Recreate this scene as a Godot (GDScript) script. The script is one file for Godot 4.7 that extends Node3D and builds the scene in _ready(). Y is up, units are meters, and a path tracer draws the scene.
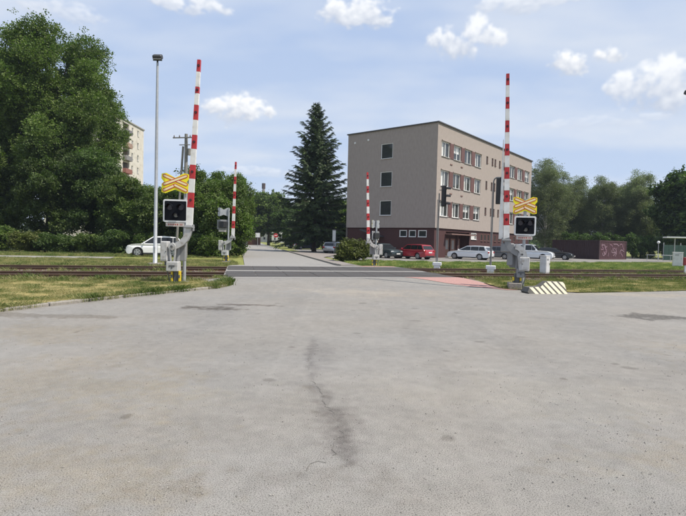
extends Node3D
# A level crossing seen from the road. World: x right, y up, -z away from the camera; "d" below is the distance ahead (d = -z).

const TA := 0.30194          # tracks run 17.3 degrees off the picture plane
const RA := 0.20595          # the road beyond runs 11.8 degrees to the left

var mats := {}
var names := {}
var rng := RandomNumberGenerator.new()

func V(x, y, d) -> Vector3: return Vector3(x, y, -d)
func on_track(n, s, y = 0.0) -> Vector3:      # n: distance across the tracks, s: along them
	return V(-sin(TA) * n + cos(TA) * s, y, cos(TA) * n + sin(TA) * s)
func n_of(x, d) -> float: return -sin(TA) * x + cos(TA) * d
func lat_of(x, d) -> float: return cos(RA) * x + sin(RA) * d
func on_road(lat, n, y = 0.0) -> Vector3:     # lat: across the road, n as above
	var w = Vector2(cos(RA), sin(RA))
	var u = Vector2(-sin(RA), cos(RA))
	var nv = Vector2(-sin(TA), cos(TA))
	var a = (n - lat * nv.dot(w)) / nv.dot(u)
	var p = w * lat + u * a
	return V(p.x, y, p.y)
func sstep(a, b, x) -> float:
	var t = clampf((x - a) / (b - a), 0.0, 1.0)
	return t * t * (3.0 - 2.0 * t)
func bump(x, d) -> float:                     # the road climbs 13 cm to the level of the rails
	var n = n_of(x, d)
	var l = lat_of(x, d)
	return 0.13 * sstep(16.2, 19.0, n) * (1.0 - sstep(27.0, 31.0, n)) * sstep(-1.8, -0.6, l) * (1.0 - sstep(9.3, 10.4, l))

# ---------------------------------------------------------------- materials
func lin(r, g, b, a = 1.0) -> Color:
	return Color(r, g, b, a).linear_to_srgb()
func mat(key, c = null, rough = 0.7, metal = 0.0) -> StandardMaterial3D:
	if mats.has(key): return mats[key]
	var m = StandardMaterial3D.new()
	m.resource_name = key
	m.albedo_color = lin(c[0], c[1], c[2])
	m.roughness = rough
	m.metallic = metal
	mats[key] = m
	return m
func noise_tex(seed_, freq, oct, stops, size = 512, type = FastNoiseLite.TYPE_SIMPLEX_SMOOTH) -> NoiseTexture2D:
	var t = NoiseTexture2D.new()
	var n = FastNoiseLite.new()
	n.seed = seed_; n.frequency = freq; n.noise_type = type
	n.fractal_type = FastNoiseLite.FRACTAL_FBM; n.fractal_octaves = oct
	t.noise = n; t.width = size; t.height = size; t.seamless = true
	if stops != null:
		var g = Gradient.new()
		var off = PackedFloat32Array(); var col = PackedColorArray()
		for s in stops:
			off.append(s[0]); col.append(lin(s[1], s[2], s[3]))
		g.offsets = off; g.colors = col
		t.color_ramp = g
	return t
func mottled(key, c, rough, tex, scale, metal = 0.0, relief = null, depth = 0.0) -> StandardMaterial3D:
	if mats.has(key): return mats[key]
	var m = mat(key, c, rough, metal)
	m.albedo_texture = tex
	m.uv1_triplanar = true; m.uv1_world_triplanar = true
	m.uv1_scale = Vector3.ONE * scale
	if relief:
		m.heightmap_enabled = true; m.heightmap_texture = relief; m.heightmap_scale = depth
	return m

# ---------------------------------------------------------------- mesh building
func mb() -> SurfaceTool:
	var st = SurfaceTool.new()
	st.begin(Mesh.PRIMITIVE_TRIANGLES)
	st.set_smooth_group(-1)
	return st
func tri(st, a, b, c, n):                      # front face towards n
	if (c - a).cross(b - a).dot(n) < 0.0:
		var t = b; b = c; c = t
	st.add_vertex(a); st.add_vertex(b); st.add_vertex(c)
func quad(st, a, b, c, d, n):
	tri(st, a, b, c, n); tri(st, a, c, d, n)
func box(st, c, s, b = Basis.IDENTITY):
	var hx = b.x * s.x * 0.5; var hy = b.y * s.y * 0.5; var hz = b.z * s.z * 0.5
	for q in [[hx, hy, hz], [hy, hz, hx], [hz, hx, hy]]:
		for k in [-1.0, 1.0]:
			var o = c + q[0] * k
			quad(st, o - q[1] - q[2], o + q[1] - q[2], o + q[1] + q[2], o - q[1] + q[2], q[0] * k)
func bevel_box(st, c, s, r, b = Basis.IDENTITY):  # a box with chamfered edges
	var h = s * 0.5
	var ax = [b.x, b.y, b.z]; var hh = [h.x, h.y, h.z]
	for i in 3:
		var j = (i + 1) % 3; var k = (i + 2) % 3
		for e in [-1.0, 1.0]:
			var o = c + ax[i] * hh[i] * e
			var p = ax[j] * (hh[j] - r); var q = ax[k] * (hh[k] - r)
			quad(st, o - p - q, o + p - q, o + p + q, o - p + q, ax[i] * e)
			for f in [-1.0, 1.0]:                # the chamfer between faces i and j
				var o2 = c + ax[i] * (hh[i] - r) * e + ax[j] * hh[j] * f
				var o1 = c + ax[i] * hh[i] * e + ax[j] * (hh[j] - r) * f
				quad(st, o1 - q, o1 + q, o2 + q, o2 - q, ax[i] * e + ax[j] * f)
	for e in [-1.0, 1.0]:
		for f in [-1.0, 1.0]:
			for g in [-1.0, 1.0]:
				var a = c + ax[0] * hh[0] * e + ax[1] * (hh[1] - r) * f + ax[2] * (hh[2] - r) * g
				var b2 = c + ax[0] * (hh[0] - r) * e + ax[1] * hh[1] * f + ax[2] * (hh[2] - r) * g
				var d2 = c + ax[0] * (hh[0] - r) * e + ax[1] * (hh[1] - r) * f + ax[2] * hh[2] * g
				tri(st, a, b2, d2, ax[0] * e + ax[1] * f + ax[2] * g)
func tube(st, pts, radii, sides = 8, cap = true):
	st.set_smooth_group(1)
	var rings = []
	var prev = Vector3.ZERO
	for i in pts.size():
		var t = (pts[mini(i + 1, pts.size() - 1)] - pts[maxi(i - 1, 0)]).normalized()
		var x = prev - t * prev.dot(t)
		if x.length() < 0.01:
			x = t.cross(Vector3.UP if absf(t.y) < 0.9 else Vector3.RIGHT)
		x = x.normalized(); prev = x
		var y = t.cross(x)
		var ring = []
		for k in sides:
			var a = TAU * k / sides
			ring.append(pts[i] + (x * cos(a) + y * sin(a)) * radii[i])
		rings.append(ring)
	for i in pts.size() - 1:
		for k in sides:
			var k2 = (k + 1) % sides
			var mid = (rings[i][k] + rings[i + 1][k2]) * 0.5 - (pts[i] + pts[i + 1]) * 0.5
			quad(st, rings[i][k], rings[i][k2], rings[i + 1][k2], rings[i + 1][k], mid)
	st.set_smooth_group(-1)
	if cap:
		for e in [0, pts.size() - 1]:
			var n = (pts[0] - pts[1]) if e == 0 else (pts[e] - pts[e - 1])
			for k in range(1, sides - 1):
				tri(st, rings[e][0], rings[e][k], rings[e][k + 1], n)
func swept_box(st, pts, w, h, side):            # a rectangular bar along pts; side: direction of its width
	for i in pts.size() - 1:
		var a = pts[i]; var b = pts[i + 1]
		var na = (pts[i + 1] - pts[maxi(i - 1, 0)]).normalized().cross(side) * h * 0.5
		var nb = (pts[mini(i + 2, pts.size() - 1)] - pts[i]).normalized().cross(side) * h * 0.5
		var s = side * w * 0.5
		quad(st, a + na - s, a + na + s, b + nb + s, b + nb - s, na)
		quad(st, a - na - s, a - na + s, b - nb + s, b - nb - s, -na)
		quad(st, a + na + s, a - na + s, b - nb + s, b + nb + s, s)
		quad(st, a + na - s, a - na - s, b - nb - s, b + nb - s, -s)
		if i == 0: quad(st, a + na - s, a + na + s, a - na + s, a - na - s, a - b)
		if i == pts.size() - 2: quad(st, b + nb - s, b + nb + s, b - nb + s, b - nb - s, b - a)
func prism(st, poly, o, ex, ey, ez):             # polygon in the plane o + ex*x + ey*y, from -ez to +ez
	var idx = Geometry2D.triangulate_polygon(PackedVector2Array(poly))
	for k in range(0, idx.size(), 3):
		for e in [-1.0, 1.0]:
			tri(st, o + ex * poly[idx[k]].x + ey * poly[idx[k]].y + ez * e, o + ex * poly[idx[k + 1]].x + ey * poly[idx[k + 1]].y + ez * e, o + ex * poly[idx[k + 2]].x + ey * poly[idx[k + 2]].y + ez * e, ez * e)
	var cw = Geometry2D.is_polygon_clockwise(PackedVector2Array(poly))
	for i in poly.size():
		var p = poly[i]; var q = poly[(i + 1) % poly.size()]
		var nn = Vector2(q.y - p.y, p.x - q.x) * (-1.0 if cw else 1.0)
		var a = o + ex * p.x + ey * p.y; var b = o + ex * q.x + ey * q.y
		quad(st, a - ez, b - ez, b + ez, a + ez, ex * nn.x + ey * nn.y)
func flat_poly(st, poly, o, ex, ey, n):
	var idx = Geometry2D.triangulate_polygon(PackedVector2Array(poly))
	for k in range(0, idx.size(), 3):
		tri(st, o + ex * poly[idx[k]].x + ey * poly[idx[k]].y, o + ex * poly[idx[k + 1]].x + ey * poly[idx[k + 1]].y, o + ex * poly[idx[k + 2]].x + ey * poly[idx[k + 2]].y, n)
func disc(st, c, ax, r0, r1, len_, sides = 16):    # a short (tapered) cylinder along ax, centred on c
	tube(st, [c - ax * len_ * 0.5, c + ax * len_ * 0.5], [r0, r1], sides)
func sheet(st, rows, yf, uvr = null):             # rows of points: a ground surface, heights from yf(x, d)
	st.set_smooth_group(1)
	for i in rows.size() - 1:
		for k in rows[i].size() - 1:
			var q = [rows[i][k], rows[i][k + 1], rows[i + 1][k + 1], rows[i + 1][k]]
			var p = []
			for v in q: p.append(Vector3(v.x, yf.call(v.x, -v.z), v.z))
			var f = (p[2] - p[0]).cross(p[1] - p[0]).y + (p[3] - p[0]).cross(p[2] - p[0]).y
			for t in ([0, 1, 2, 0, 2, 3] if f > 0.0 else [0, 2, 1, 0, 3, 2]):
				if uvr: 
					var uv = Vector2((p[t].x - uvr.position.x) / uvr.size.x, (-p[t].z - uvr.position.y) / uvr.size.y)
					st.set_uv(uv); st.set_uv2(uv)
				st.add_vertex(p[t])
	st.set_smooth_group(-1)
func rows_between(left, right, across, power = 1.0) -> Array:
	var out = []
	for i in left.size():
		var r = []
		for k in across + 1:
			r.append(left[i].lerp(right[i], pow(float(k) / across, power)))
		out.append(r)
	return out
func finish(st) -> ArrayMesh:
	st.generate_normals()
	return st.commit()

# ---------------------------------------------------------------- naming
func numbered(called) -> String:
	names[called] = names.get(called, -1) + 1
	return called if names[called] == 0 else "%s_%03d" % [called, names[called]]
func obj(called, st, m, parent = null) -> MeshInstance3D:
	var o = MeshInstance3D.new()
	o.mesh = finish(st) if st is SurfaceTool else st
	o.material_override = m
	if parent == null:
		o.name = numbered(called)
		add_child(o)
	else:
		o.name = called
		parent.add_child(o, true)
	return o
func thing(called, label, category, at = Vector3.ZERO, turn = 0.0, group = "") -> Node3D:
	var o = Node3D.new()
	o.name = numbered(called)
	add_child(o)
	o.position = at; o.rotation.y = turn
	return tag(o, label, category, group)
func tag(o, label, category, group = ""):
	o.set_meta("label", label); o.set_meta("category", category)
	if group: o.set_meta("group", group)
	return o
func struct(called, st, m) -> MeshInstance3D:
	var o = obj(called, st, m)
	o.set_meta("kind", "structure")
	return o
func multi(called, mesh, m, xf, cols, parent = null) -> MultiMeshInstance3D:
	var mm = MultiMesh.new()
	mm.transform_format = MultiMesh.TRANSFORM_3D
	mm.use_colors = true
	mm.mesh = mesh
	mm.instance_count = xf.size()
	for i in xf.size():
		mm.set_instance_transform(i, xf[i])
		mm.set_instance_color(i, cols[i])
	var o = MultiMeshInstance3D.new()
	o.multimesh = mm
	o.material_override = m
	o.name = numbered(called) if parent == null else called
	(self if parent == null else parent).add_child(o, true)
	return o

# ---------------------------------------------------------------- camera, sky, sun
func pixel_ray(x, y) -> Vector3:                # a photograph pixel as a direction in the world
	var c = Vector3(x - 343.0, 258.0 - y, -496.0).normalized()
	return (Basis.from_euler(Vector3(deg_to_rad(-1.975), 0.0, deg_to_rad(1.43))) * c).normalized()
func set_view():
	var cam = Camera3D.new()
	cam.name = "camera"
	cam.position = Vector3(0, 1.6, 0)
	cam.rotation_degrees = Vector3(-1.975, 0, 1.43)
	cam.fov = 54.98
	cam.near = 0.1; cam.far = 1500.0
	add_child(cam)
	cam.current = true
	var env = Environment.new()
	env.background_mode = Environment.BG_SKY
	env.tonemap_mode = Environment.TONE_MAPPER_LINEAR
	env.tonemap_exposure = 1.1
	env.sdfgi_enabled = true; env.ssao_enabled = true; env.ssil_enabled = true
	env.fog_enabled = true
	env.fog_density = 0.00025
	env.fog_light_color = Color(0.80, 0.86, 0.95)
	var sky = Sky.new()
	var sm = PanoramaSkyMaterial.new()
	sm.panorama = sky_picture()
	sky.sky_material = sm
	env.sky = sky
	var we = WorldEnvironment.new()
	we.name = "environment"
	we.environment = env
	add_child(we)
	var sun = DirectionalLight3D.new()
	sun.name = "sun"
	sun.light_energy = 1.6
	sun.light_color = Color(1.0, 0.965, 0.91)
	sun.light_angular_distance = 0.6
	sun.shadow_enabled = true
	var el = deg_to_rad(56.0)
	var to_sun = V(0.94 * cos(el), sin(el), -0.34 * cos(el))
	add_child(sun)
	sun.look_at_from_position(to_sun * 100.0, Vector3.ZERO, Vector3.UP)
func sky_picture() -> ImageTexture:
	var w = 1024; var h = 512
	var fine = FastNoiseLite.new(); fine.seed = 5; fine.frequency = 1.0; fine.fractal_octaves = 5
	var im = Image.create(w + 8, h, false, Image.FORMAT_RGBF)   # 4 columns over on each side, so that the seam stays smooth
	for j in h:
		var el = PI * 0.5 - PI * (j + 0.5) / h
		var se = sin(el); var ce = cos(el)
		for i in w + 8:
			var c: Color
			if el > -0.06:
				var az = TAU * (i - 4 + 0.5) / w
				var e = maxf(se, 0.0)
				var t = pow(1.0 - e, 2.2)
				c = Color(0.36, 0.475, 0.72).lerp(Color(0.56, 0.67, 0.84), t)
				# thin veils of cirrus, drawn out sideways
				var px = ce * sin(az) / (e + 0.22); var pz = ce * cos(az) / (e + 0.22)
				var v = fine.get_noise_3d(px * 0.55 + pz * 0.12, pz * 1.25, 3.0) * 0.75 + fine.get_noise_3d(px * 1.7, pz * 3.6, 9.0) * 0.3
				c = c.lerp(Color(0.70, 0.75, 0.83), clampf(0.32 + v * 1.35, 0.0, 0.85))
			else:
				c = Color(0.22, 0.23, 0.2)
			im.set_pixel(i, j, c)
	im.resize(3096, 1536, Image.INTERPOLATE_CUBIC)
	im = im.get_region(Rect2i(12, 0, 3072, 1536))
	# cumulus: the ones in view where the photograph has them, others scattered alike round the sky
	var clouds = []
	for q in [[240, 108, 40, 21, 1.0], [362, 12, 50, 20, 0.85], [466, 36, 40, 28, 0.8], [586, 58, 36, 21, 0.95], [660, 82, 56, 36, 0.8], [192, 4, 42, 15, 0.7], [525, 2, 60, 15, 0.55], [255, 170, 42, 9, 0.35], [600, 120, 60, 10, 0.25], [60, 8, 45, 14, 0.4]]:
		var r = pixel_ray(q[0], q[1])
		var k = 1.0 / 496.0 * pow(absf(r.z), 1.0)
		clouds.append([atan2(r.x, -r.z), asin(r.y), q[2] * k / cos(asin(r.y)), q[3] * k, q[4]])
	rng.seed = 77
	for i in 34:
		var az = rng.randf_range(0.72, TAU - 0.72)
		var el = rng.randf_range(0.12, 1.15)
		var sz = rng.randf_range(0.05, 0.1)
		clouds.append([az, el, sz / cos(el), sz * 0.55, rng.randf_range(0.4, 1.0)])
	var W = 3072; var H = 1536
	var idx = 0
	for cl in clouds:
		idx += 1
		var puffs = []                              # heaps on a flattish base
		for k in 11:
			var t = rng.randf_range(-0.8, 0.8)
			var r = rng.randf_range(0.26, 0.52) * (1.0 - 0.55 * absf(t))
			puffs.append(Vector3(t, rng.randf_range(-0.3, 0.42) * (1.0 - absf(t)) - 0.1, r))
		var ci = cl[0] / TAU * W; var cj = (PI * 0.5 - cl[1]) / PI * H
		var ri = cl[2] * 1.5 / TAU * W; var rj = cl[3] * 1.5 / PI * H
		var asp = cl[3] / cl[2] * cos(cl[1])
		for j in range(maxi(0, int(cj - rj)), mini(H / 2 + 4, int(cj + rj))):
			for i in range(int(ci - ri), int(ci + ri)):
				var dx = (i - ci) / ri * 1.5; var dy = -(j - cj) / rj * 1.5
				var f = fine.get_noise_3d(dx * 1.7 + idx * 7.0, dy * 1.1, idx * 3.0)
				var f2 = fine.get_noise_3d(dx * 4.5 + idx * 7.0, dy * 2.9, idx * 5.0)
				var dens = -1.0; var lit = 0.0; var ws = 0.0001
				for p in puffs:
					var ux = (dx - p.x) / p.z; var uy = (dy - p.y) / (p.z * 1.35)
					var q = 1.0 - sqrt(ux * ux + uy * uy)
					dens = maxf(dens, q)
					var wq = pow(maxf(0.0, q + 0.35), 3.0)
					lit += wq * (ux * 0.45 + uy * 0.75); ws += wq
				dens += f * 0.7 + f2 * 0.5 + 0.14
				if dens <= -0.02: continue
				var a = sstep(-0.02, 0.75, dens) * cl[4] * 1.05
				var sh = clampf(0.55 + lit / ws * 0.4 + dy * 0.5 + f2 * 0.5 + f * 0.3, 0.0, 1.0)
				var col = Color(0.55, 0.60, 0.70).lerp(Color(0.96, 0.97, 0.98), sh)
				var x = posmod(i, W)
				im.set_pixel(x, j, im.get_pixel(x, j).lerp(col, a))
	return ImageTexture.create_from_image(im)

# ---------------------------------------------------------------- ground
func asphalt(key, tint, stains = null) -> StandardMaterial3D:
	if mats.has(key): return mats[key]
	if not mats.has("_agg"):
		mats["_agg"] = noise_tex(11, 0.15, 4, [[0.0, 0.12, 0.12, 0.12], [0.28, 0.5, 0.49, 0.48], [0.45, 0.86, 0.85, 0.84], [0.65, 0.94, 0.93, 0.92], [1.0, 1.0, 1.0, 1.0]], 1024)
		mats["_aggh"] = noise_tex(12, 0.16, 3, null, 1024)
	var m = mottled(key, tint, 0.88, mats["_agg"], 0.55, 0.0, mats["_aggh"], 0.14)
	if stains:
		m.detail_enabled = true
		m.detail_blend_mode = BaseMaterial3D.BLEND_MODE_MUL
		m.detail_uv_layer = BaseMaterial3D.DETAIL_UV_2
		m.detail_albedo = stains
	return m
func blotch(im, c, r, mul, edge, ox, oy, sc, ns):      # an irregular patch (repair, oil, dust) with a ragged outline
	for y in range(int((c.y - r.y * 1.5 - oy) * sc), int((c.y + r.y * 1.5 - oy) * sc)):
		for x in range(int((c.x - r.x * 1.5 - ox) * sc), int((c.x + r.x * 1.5 - ox) * sc)):
			if x < 0 or y < 0 or x >= im.get_width() or y >= im.get_height(): continue
			var p = Vector2(x / sc + ox, y / sc + oy)
			var q = (p - c) / r
			var v = 1.0 - q.length() + ns.get_noise_2d(p.x * 2.0, p.y * 2.0) * 0.7 + ns.get_noise_2d(p.x * 9.0, p.y * 9.0) * 0.5
			var t = sstep(0.0, edge, v) * (0.75 + 0.5 * ns.get_noise_2d(p.x * 23.0, p.y * 23.0))
			if t > 0.0:
				var k = im.get_pixel(x, y)
				im.set_pixel(x, y, Color(k.r * lerpf(1.0, mul[0], t), k.g * lerpf(1.0, mul[1], t), k.b * lerpf(1.0, mul[2], t)))
func stain_map() -> ImageTexture:
	var ns = FastNoiseLite.new(); ns.seed = 31; ns.frequency = 0.5; ns.fractal_octaves = 4
	var small = Image.create(800, 800, false, Image.FORMAT_RGB8)
	for j in 800:
		for i in 800:
			var x = i * 0.05 - 20.0; var y = j * 0.05 - 10.0
			var a = ns.get_noise_2d(x * 0.55, y * 0.9) * 0.075 + ns.get_noise_2d(x * 2.6 + 40.0, y * 2.6) * 0.07 + ns.get_noise_2d(x * 7.0 + 90.0, y * 7.0) * 0.07 + ns.get_noise_2d(x * 16.0, y * 16.0) * 0.10
			var warm = ns.get_noise_2d(x * 0.7 + 200.0, y * 0.7) * 0.05
			var v = clampf(0.80 + a, 0.4, 1.0)
			var c = Color(v * (1.0 + warm * 0.5), v, v * (1.0 - warm * 0.7)).clamp()
			small.set_pixel(i, j, c.linear_to_srgb())
	small.resize(2000, 2000, Image.INTERPOLATE_CUBIC)
	var im = small
	rng.seed = 5
	var ox = -20.0; var oy = -10.0; var sc = 50.0
	# ragged repairs, crumbled spots, oil and dust
	blotch(im, Vector2(-3.0, 11.2), Vector2(0.85, 0.35), [0.5, 0.46, 0.42], 0.9, ox, oy, sc, ns)
	blotch(im, Vector2(-2.3, 11.9), Vector2(0.8, 0.22), [0.62, 0.58, 0.55], 0.9, ox, oy, sc, ns)
	blotch(im, Vector2(7.3, 11.6), Vector2(1.2, 0.55), [0.6, 0.59, 0.58], 0.5, ox, oy, sc, ns)
	blotch(im, Vector2(-5.9, 9.6), Vector2(1.5, 0.3), [0.84, 0.82, 0.79], 0.4, ox, oy, sc, ns)
	# dark seam dirt along the old joint, worn lanes, brownish dust
	for q in [[-0.45, 7.6], [-0.44, 6.9], [-0.4, 6.3], [-0.33, 5.8], [-0.24, 5.3], [-0.14, 4.9], [-0.05, 4.5], [0.02, 4.15], [0.03, 3.85]]:
		blotch(im, Vector2(q[0], q[1]), Vector2(0.1, 0.42), [0.89, 0.885, 0.885], 0.8, ox, oy, sc, ns)
	for q in [[1.3, 9.0, 0.45, 7.0], [2.7, 9.0, 0.45, 7.0], [-2.6, 9.5, 0.5, 5.0], [4.6, 8.0, 0.6, 5.0], [-1.2, 12.0, 0.4, 5.0]]:
		blotch(im, Vector2(q[0], q[1]), Vector2(q[2], q[3]), [0.955, 0.957, 0.962], 1.0, ox, oy, sc, ns)
	for q in [[-3.2, 5.2, 2.2, 1.6], [-2.0, 3.4, 1.6, 0.8], [3.4, 3.8, 1.8, 0.9], [-5.0, 8.0, 2.0, 1.2], [6.5, 7.5, 2.4, 1.4]]:
		blotch(im, Vector2(q[0], q[1]), Vector2(q[2], q[3]), [0.985, 0.96, 0.91], 1.0, ox, oy, sc, ns)
	blotch(im, Vector2(0.0, 4.2), Vector2(0.3, 1.0), [0.88, 0.87, 0.87], 0.8, ox, oy, sc, ns)
	blotch(im, Vector2(-0.3, 3.3), Vector2(0.9, 0.35), [0.91, 0.9, 0.89], 0.8, ox, oy, sc, ns)
	blotch(im, Vector2(-0.35, 6.6), Vector2(0.3, 1.6), [0.91, 0.91, 0.92], 0.8, ox, oy, sc, ns)
	blotch(im, Vector2(-1.6, 4.9), Vector2(1.5, 0.7), [1.03, 1.025, 1.01], 0.8, ox, oy, sc, ns)
	blotch(im, Vector2(2.2, 5.2), Vector2(2.2, 1.1), [1.03, 1.025, 1.01], 0.8, ox, oy, sc, ns)
	blotch(im, Vector2(1.0, 15.5), Vector2(3.4, 1.6), [1.12, 1.09, 1.05], 0.9, ox, oy, sc, ns)
	blotch(im, Vector2(10.5, 17.0), Vector2(4.0, 0.9), [1.1, 1.07, 1.02], 0.7, ox, oy, sc, ns)
	for i in 40:
		blotch(im, Vector2(rng.randf_range(-6, 7), rng.randf_range(3, 15)), Vector2(rng.randf_range(0.03, 0.1), rng.randf_range(0.03, 0.1)), [0.82, 0.81, 0.8], 0.5, ox, oy, sc, ns)
	return ImageTexture.create_from_image(im)
func build_ground():
	var uvr = Rect2(-20, -10, 40, 40)
	var grass_tex = noise_tex(21, 0.012, 6, [[0.0, 0.42, 0.45, 0.3], [0.35, 0.62, 0.66, 0.42], [0.55, 0.85, 0.85, 0.62], [0.8, 1.0, 0.93, 0.72], [1.0, 1.0, 0.95, 0.8]], 1024)
	var grass = mottled("turf soil", [0.235, 0.25, 0.075], 0.95, grass_tex, 0.11)
	var dry = mottled("dry turf soil", [0.30, 0.25, 0.12], 0.95, grass_tex, 0.21)
	var st = mb()
	var rows = []
	for j in 41:
		var r = []
		for i in 41: r.append(V(-800.0 + i * 40.0, 0, -300.0 + j * 40.0))
		rows.append(r)
	sheet(st, rows, func(_x, _d): return -0.03)
	struct("ground", st, grass)

	# the wide asphalt mouth of the junction, up to the tracks
	st = mb(); rows = []
	for j in 91:
		var r = []
		var t = float(j) / 90.0
		for i in 191:
			var s = -45.0 + 95.0 * i / 190.0
			var far = on_track(18.75, s)
			r.append(V(far.x, 0, lerpf(-14.0, -far.z, pow(t, 0.8))))
		rows.append(r)
	sheet(st, rows, func(x, d): return bump(x, d), uvr)
	struct("road_junction", st, asphalt("old asphalt", [0.345, 0.332, 0.308], stain_map()))

	# dirt-filled cracks: narrow wandering ribbons
	rng.seed = 15
	var crack_m = mat("crack dirt", [0.14, 0.132, 0.12], 0.95)
	for c in [[Vector2(-0.45, 6.9), Vector2(-0.4, 6.0), Vector2(-0.22, 5.2), Vector2(-0.05, 4.5), Vector2(0.04, 4.0), Vector2(-0.08, 3.55), Vector2(-0.3, 3.3)], [Vector2(-5.8, 9.3), Vector2(-4.4, 9.5), Vector2(-3.6, 10.6), Vector2(-2.4, 11.0)], [Vector2(-3.6, 11.3), Vector2(-2.9, 11.0), Vector2(-2.2, 11.4), Vector2(-1.5, 12.2)], [Vector2(5.2, 11.0), Vector2(6.4, 11.3), Vector2(7.6, 11.1), Vector2(9.0, 11.8)]]:
		st = mb()
		var pts = [c[0]]
		for k in c.size() - 1:
			var m = int(c[k].distance_to(c[k + 1]) / 0.05)
			for q in m: pts.append(c[k].lerp(c[k + 1], (q + 1.0) / m) + Vector2(rng.randfn(0, 0.012), rng.randfn(0, 0.012)) + Vector2(sin(q * 0.5 + k), cos(q * 0.37)) * 0.02)
		var w0 = 0.002
		for k in pts.size() - 1:
			var w1 = clampf(w0 + rng.randfn(0, 0.0012), 0.0008, 0.004)
			var sd = (pts[k + 1] - pts[k]).orthogonal().normalized()
			if rng.randf() > 0.3:
				var a = pts[k]; var b = pts[k + 1]
				quad(st, V(a.x - sd.x * w0, 0.003, a.y - sd.y * w0), V(a.x + sd.x * w0, 0.003, a.y + sd.y * w0), V(b.x + sd.x * w1, 0.003, b.y + sd.y * w1), V(b.x - sd.x * w1, 0.003, b.y - sd.y * w1), Vector3.UP)
			w0 = w1
		struct("road_crack", st, crack_m)
	# the road over the tracks and beyond
	st = mb(); rows = []
	var n = 18.7
	while n < 230.0:
		var r = []
		var l = lerpf(-0.6, 0.3, sstep(26.5, 30.0, n)) - maxf(0.0, n - 60.0) * 0.008
		var g = lerpf(9.3, 6.1, sstep(26.6, 30.0, n)) + maxf(0.0, n - 60.0) * 0.012
		for i in 21: r.append(on_road(lerpf(l, g, i / 20.0), n))
		rows.append(r)
		n += 0.35 if n < 32.0 else 4.0
	sheet(st, rows, func(x, d): return bump(x, d) + 0.004, uvr)
	for e in [0, 20]:                              # the sides of the raised part
		for k in rows.size() - 1:
			var a = rows[k][e]; var b = rows[k + 1][e]
			if n_of(b.x, -b.z) > 31.0: break
			var ya = Vector3.UP * (bump(a.x, -a.z) + 0.004); var yb = Vector3.UP * (bump(b.x, -b.z) + 0.004)
			quad(st, a + ya, b + yb, b - Vector3.UP * 0.05, a - Vector3.UP * 0.05, Vector3(-1 if e == 0 else 1, 0, 0))
	struct("road", st, asphalt("road asphalt", [0.32, 0.312, 0.297]))

	# pinkish red walkway strips either side of the tracks
	var pink = mottled("worn red coating", [0.40, 0.225, 0.20], 0.9, noise_tex(41, 0.05, 5, [[0.0, 0.72, 0.9, 0.9], [0.4, 0.85, 0.88, 0.88], [0.6, 1, 1, 1], [1, 1, 1, 1]], 512), 0.4)
	for q in [[[[15.0, 9.35, 9.75], [16.0, 8.75, 9.75], [17.2, 8.0, 9.7], [18.4, 7.3, 9.55], [19.15, 6.8, 9.35]]], [[[27.05, 7.0, 9.1], [28.0, 6.9, 9.2], [29.0, 6.6, 8.9]]]]:
		st = mb(); rows = []
		var seg = q[0]
		for k in seg.size():
			var r = []
			for i in 7: r.append(on_road(lerpf(seg[k][1], seg[k][2], i / 6.0), seg[k][0]))
			rows.append(r)
		rows = subdivide(rows, 4)
		sheet(st, rows, func(x, d): return bump(x, d) + 0.010)
		struct("red_walkway", st, pink)

	# ballast bed
	st = mb(); rows = []
	var xs = []
	for q in 18: xs.append(18.65 + q * 0.52)
	for k in xs.size():
		var r = []
		for i in 121: r.append(on_track(xs[k], -40.0 + i))
		rows.append(r)
	var bn = FastNoiseLite.new(); bn.seed = 3; bn.frequency = 0.8
	var ballast = mottled("ballast bed", [0.17, 0.135, 0.105], 0.95, noise_tex(51, 0.09, 4, [[0.0, 0.3, 0.3, 0.3], [0.45, 0.7, 0.68, 0.66], [1, 1, 1, 1]], 512), 0.6, 0.0, noise_tex(52, 0.09, 3, null, 512), 3.0)
	sheet(st, rows, func(x, d): return 0.012 + 0.012 * bn.get_noise_2d(x, d))
	struct("trackbed", st, ballast)
	var stone = mb()
	var sv = []
	for k in 6: sv.append([Vector3(1, 0, 0), Vector3(-1, 0, 0.2), Vector3(0, 0.8, 0), Vector3(0.1, -0.8, 0), Vector3(0.2, 0, 1), Vector3(0, 0.1, -1)][k] * 0.03)
	for a in [0, 1]:
		for b in [2, 3]:
			for c in [4, 5]: tri(stone, sv[a], sv[b], sv[c], sv[a] + sv[b] + sv[c])
	var stone_mesh = finish(stone)
	rng.seed = 9
	var xf = []; var cols = []
	while xf.size() < 16000:
		var nn = rng.randf_range(18.8, 27.3)
		var p = on_track(nn, rng.randf_range(-16.0, 34.0), 0.03)
		var l = lat_of(p.x, -p.z)
		if l > -0.75 and l < 9.45: continue
		xf.append(Transform3D(Basis.from_euler(Vector3(rng.randf() * TAU, rng.randf() * TAU, 0)) * rng.randf_range(0.6, 1.5), p))
		var v = rng.randf_range(0.08, 0.24)
		cols.append(Color(v * 1.12, v * 0.93, v * 0.78))
	var sm = mat("ballast stone", [1, 1, 1], 0.9); sm.vertex_color_use_as_albedo = true
	var bo = multi("ballast", stone_mesh, sm, xf, cols)
	bo.set_meta("kind", "stuff"); tag(bo, "rusty brown track ballast lying between the rails", "ballast")

	# loose grit on the junction
	xf = []; cols = []
	rng.seed = 19
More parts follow.
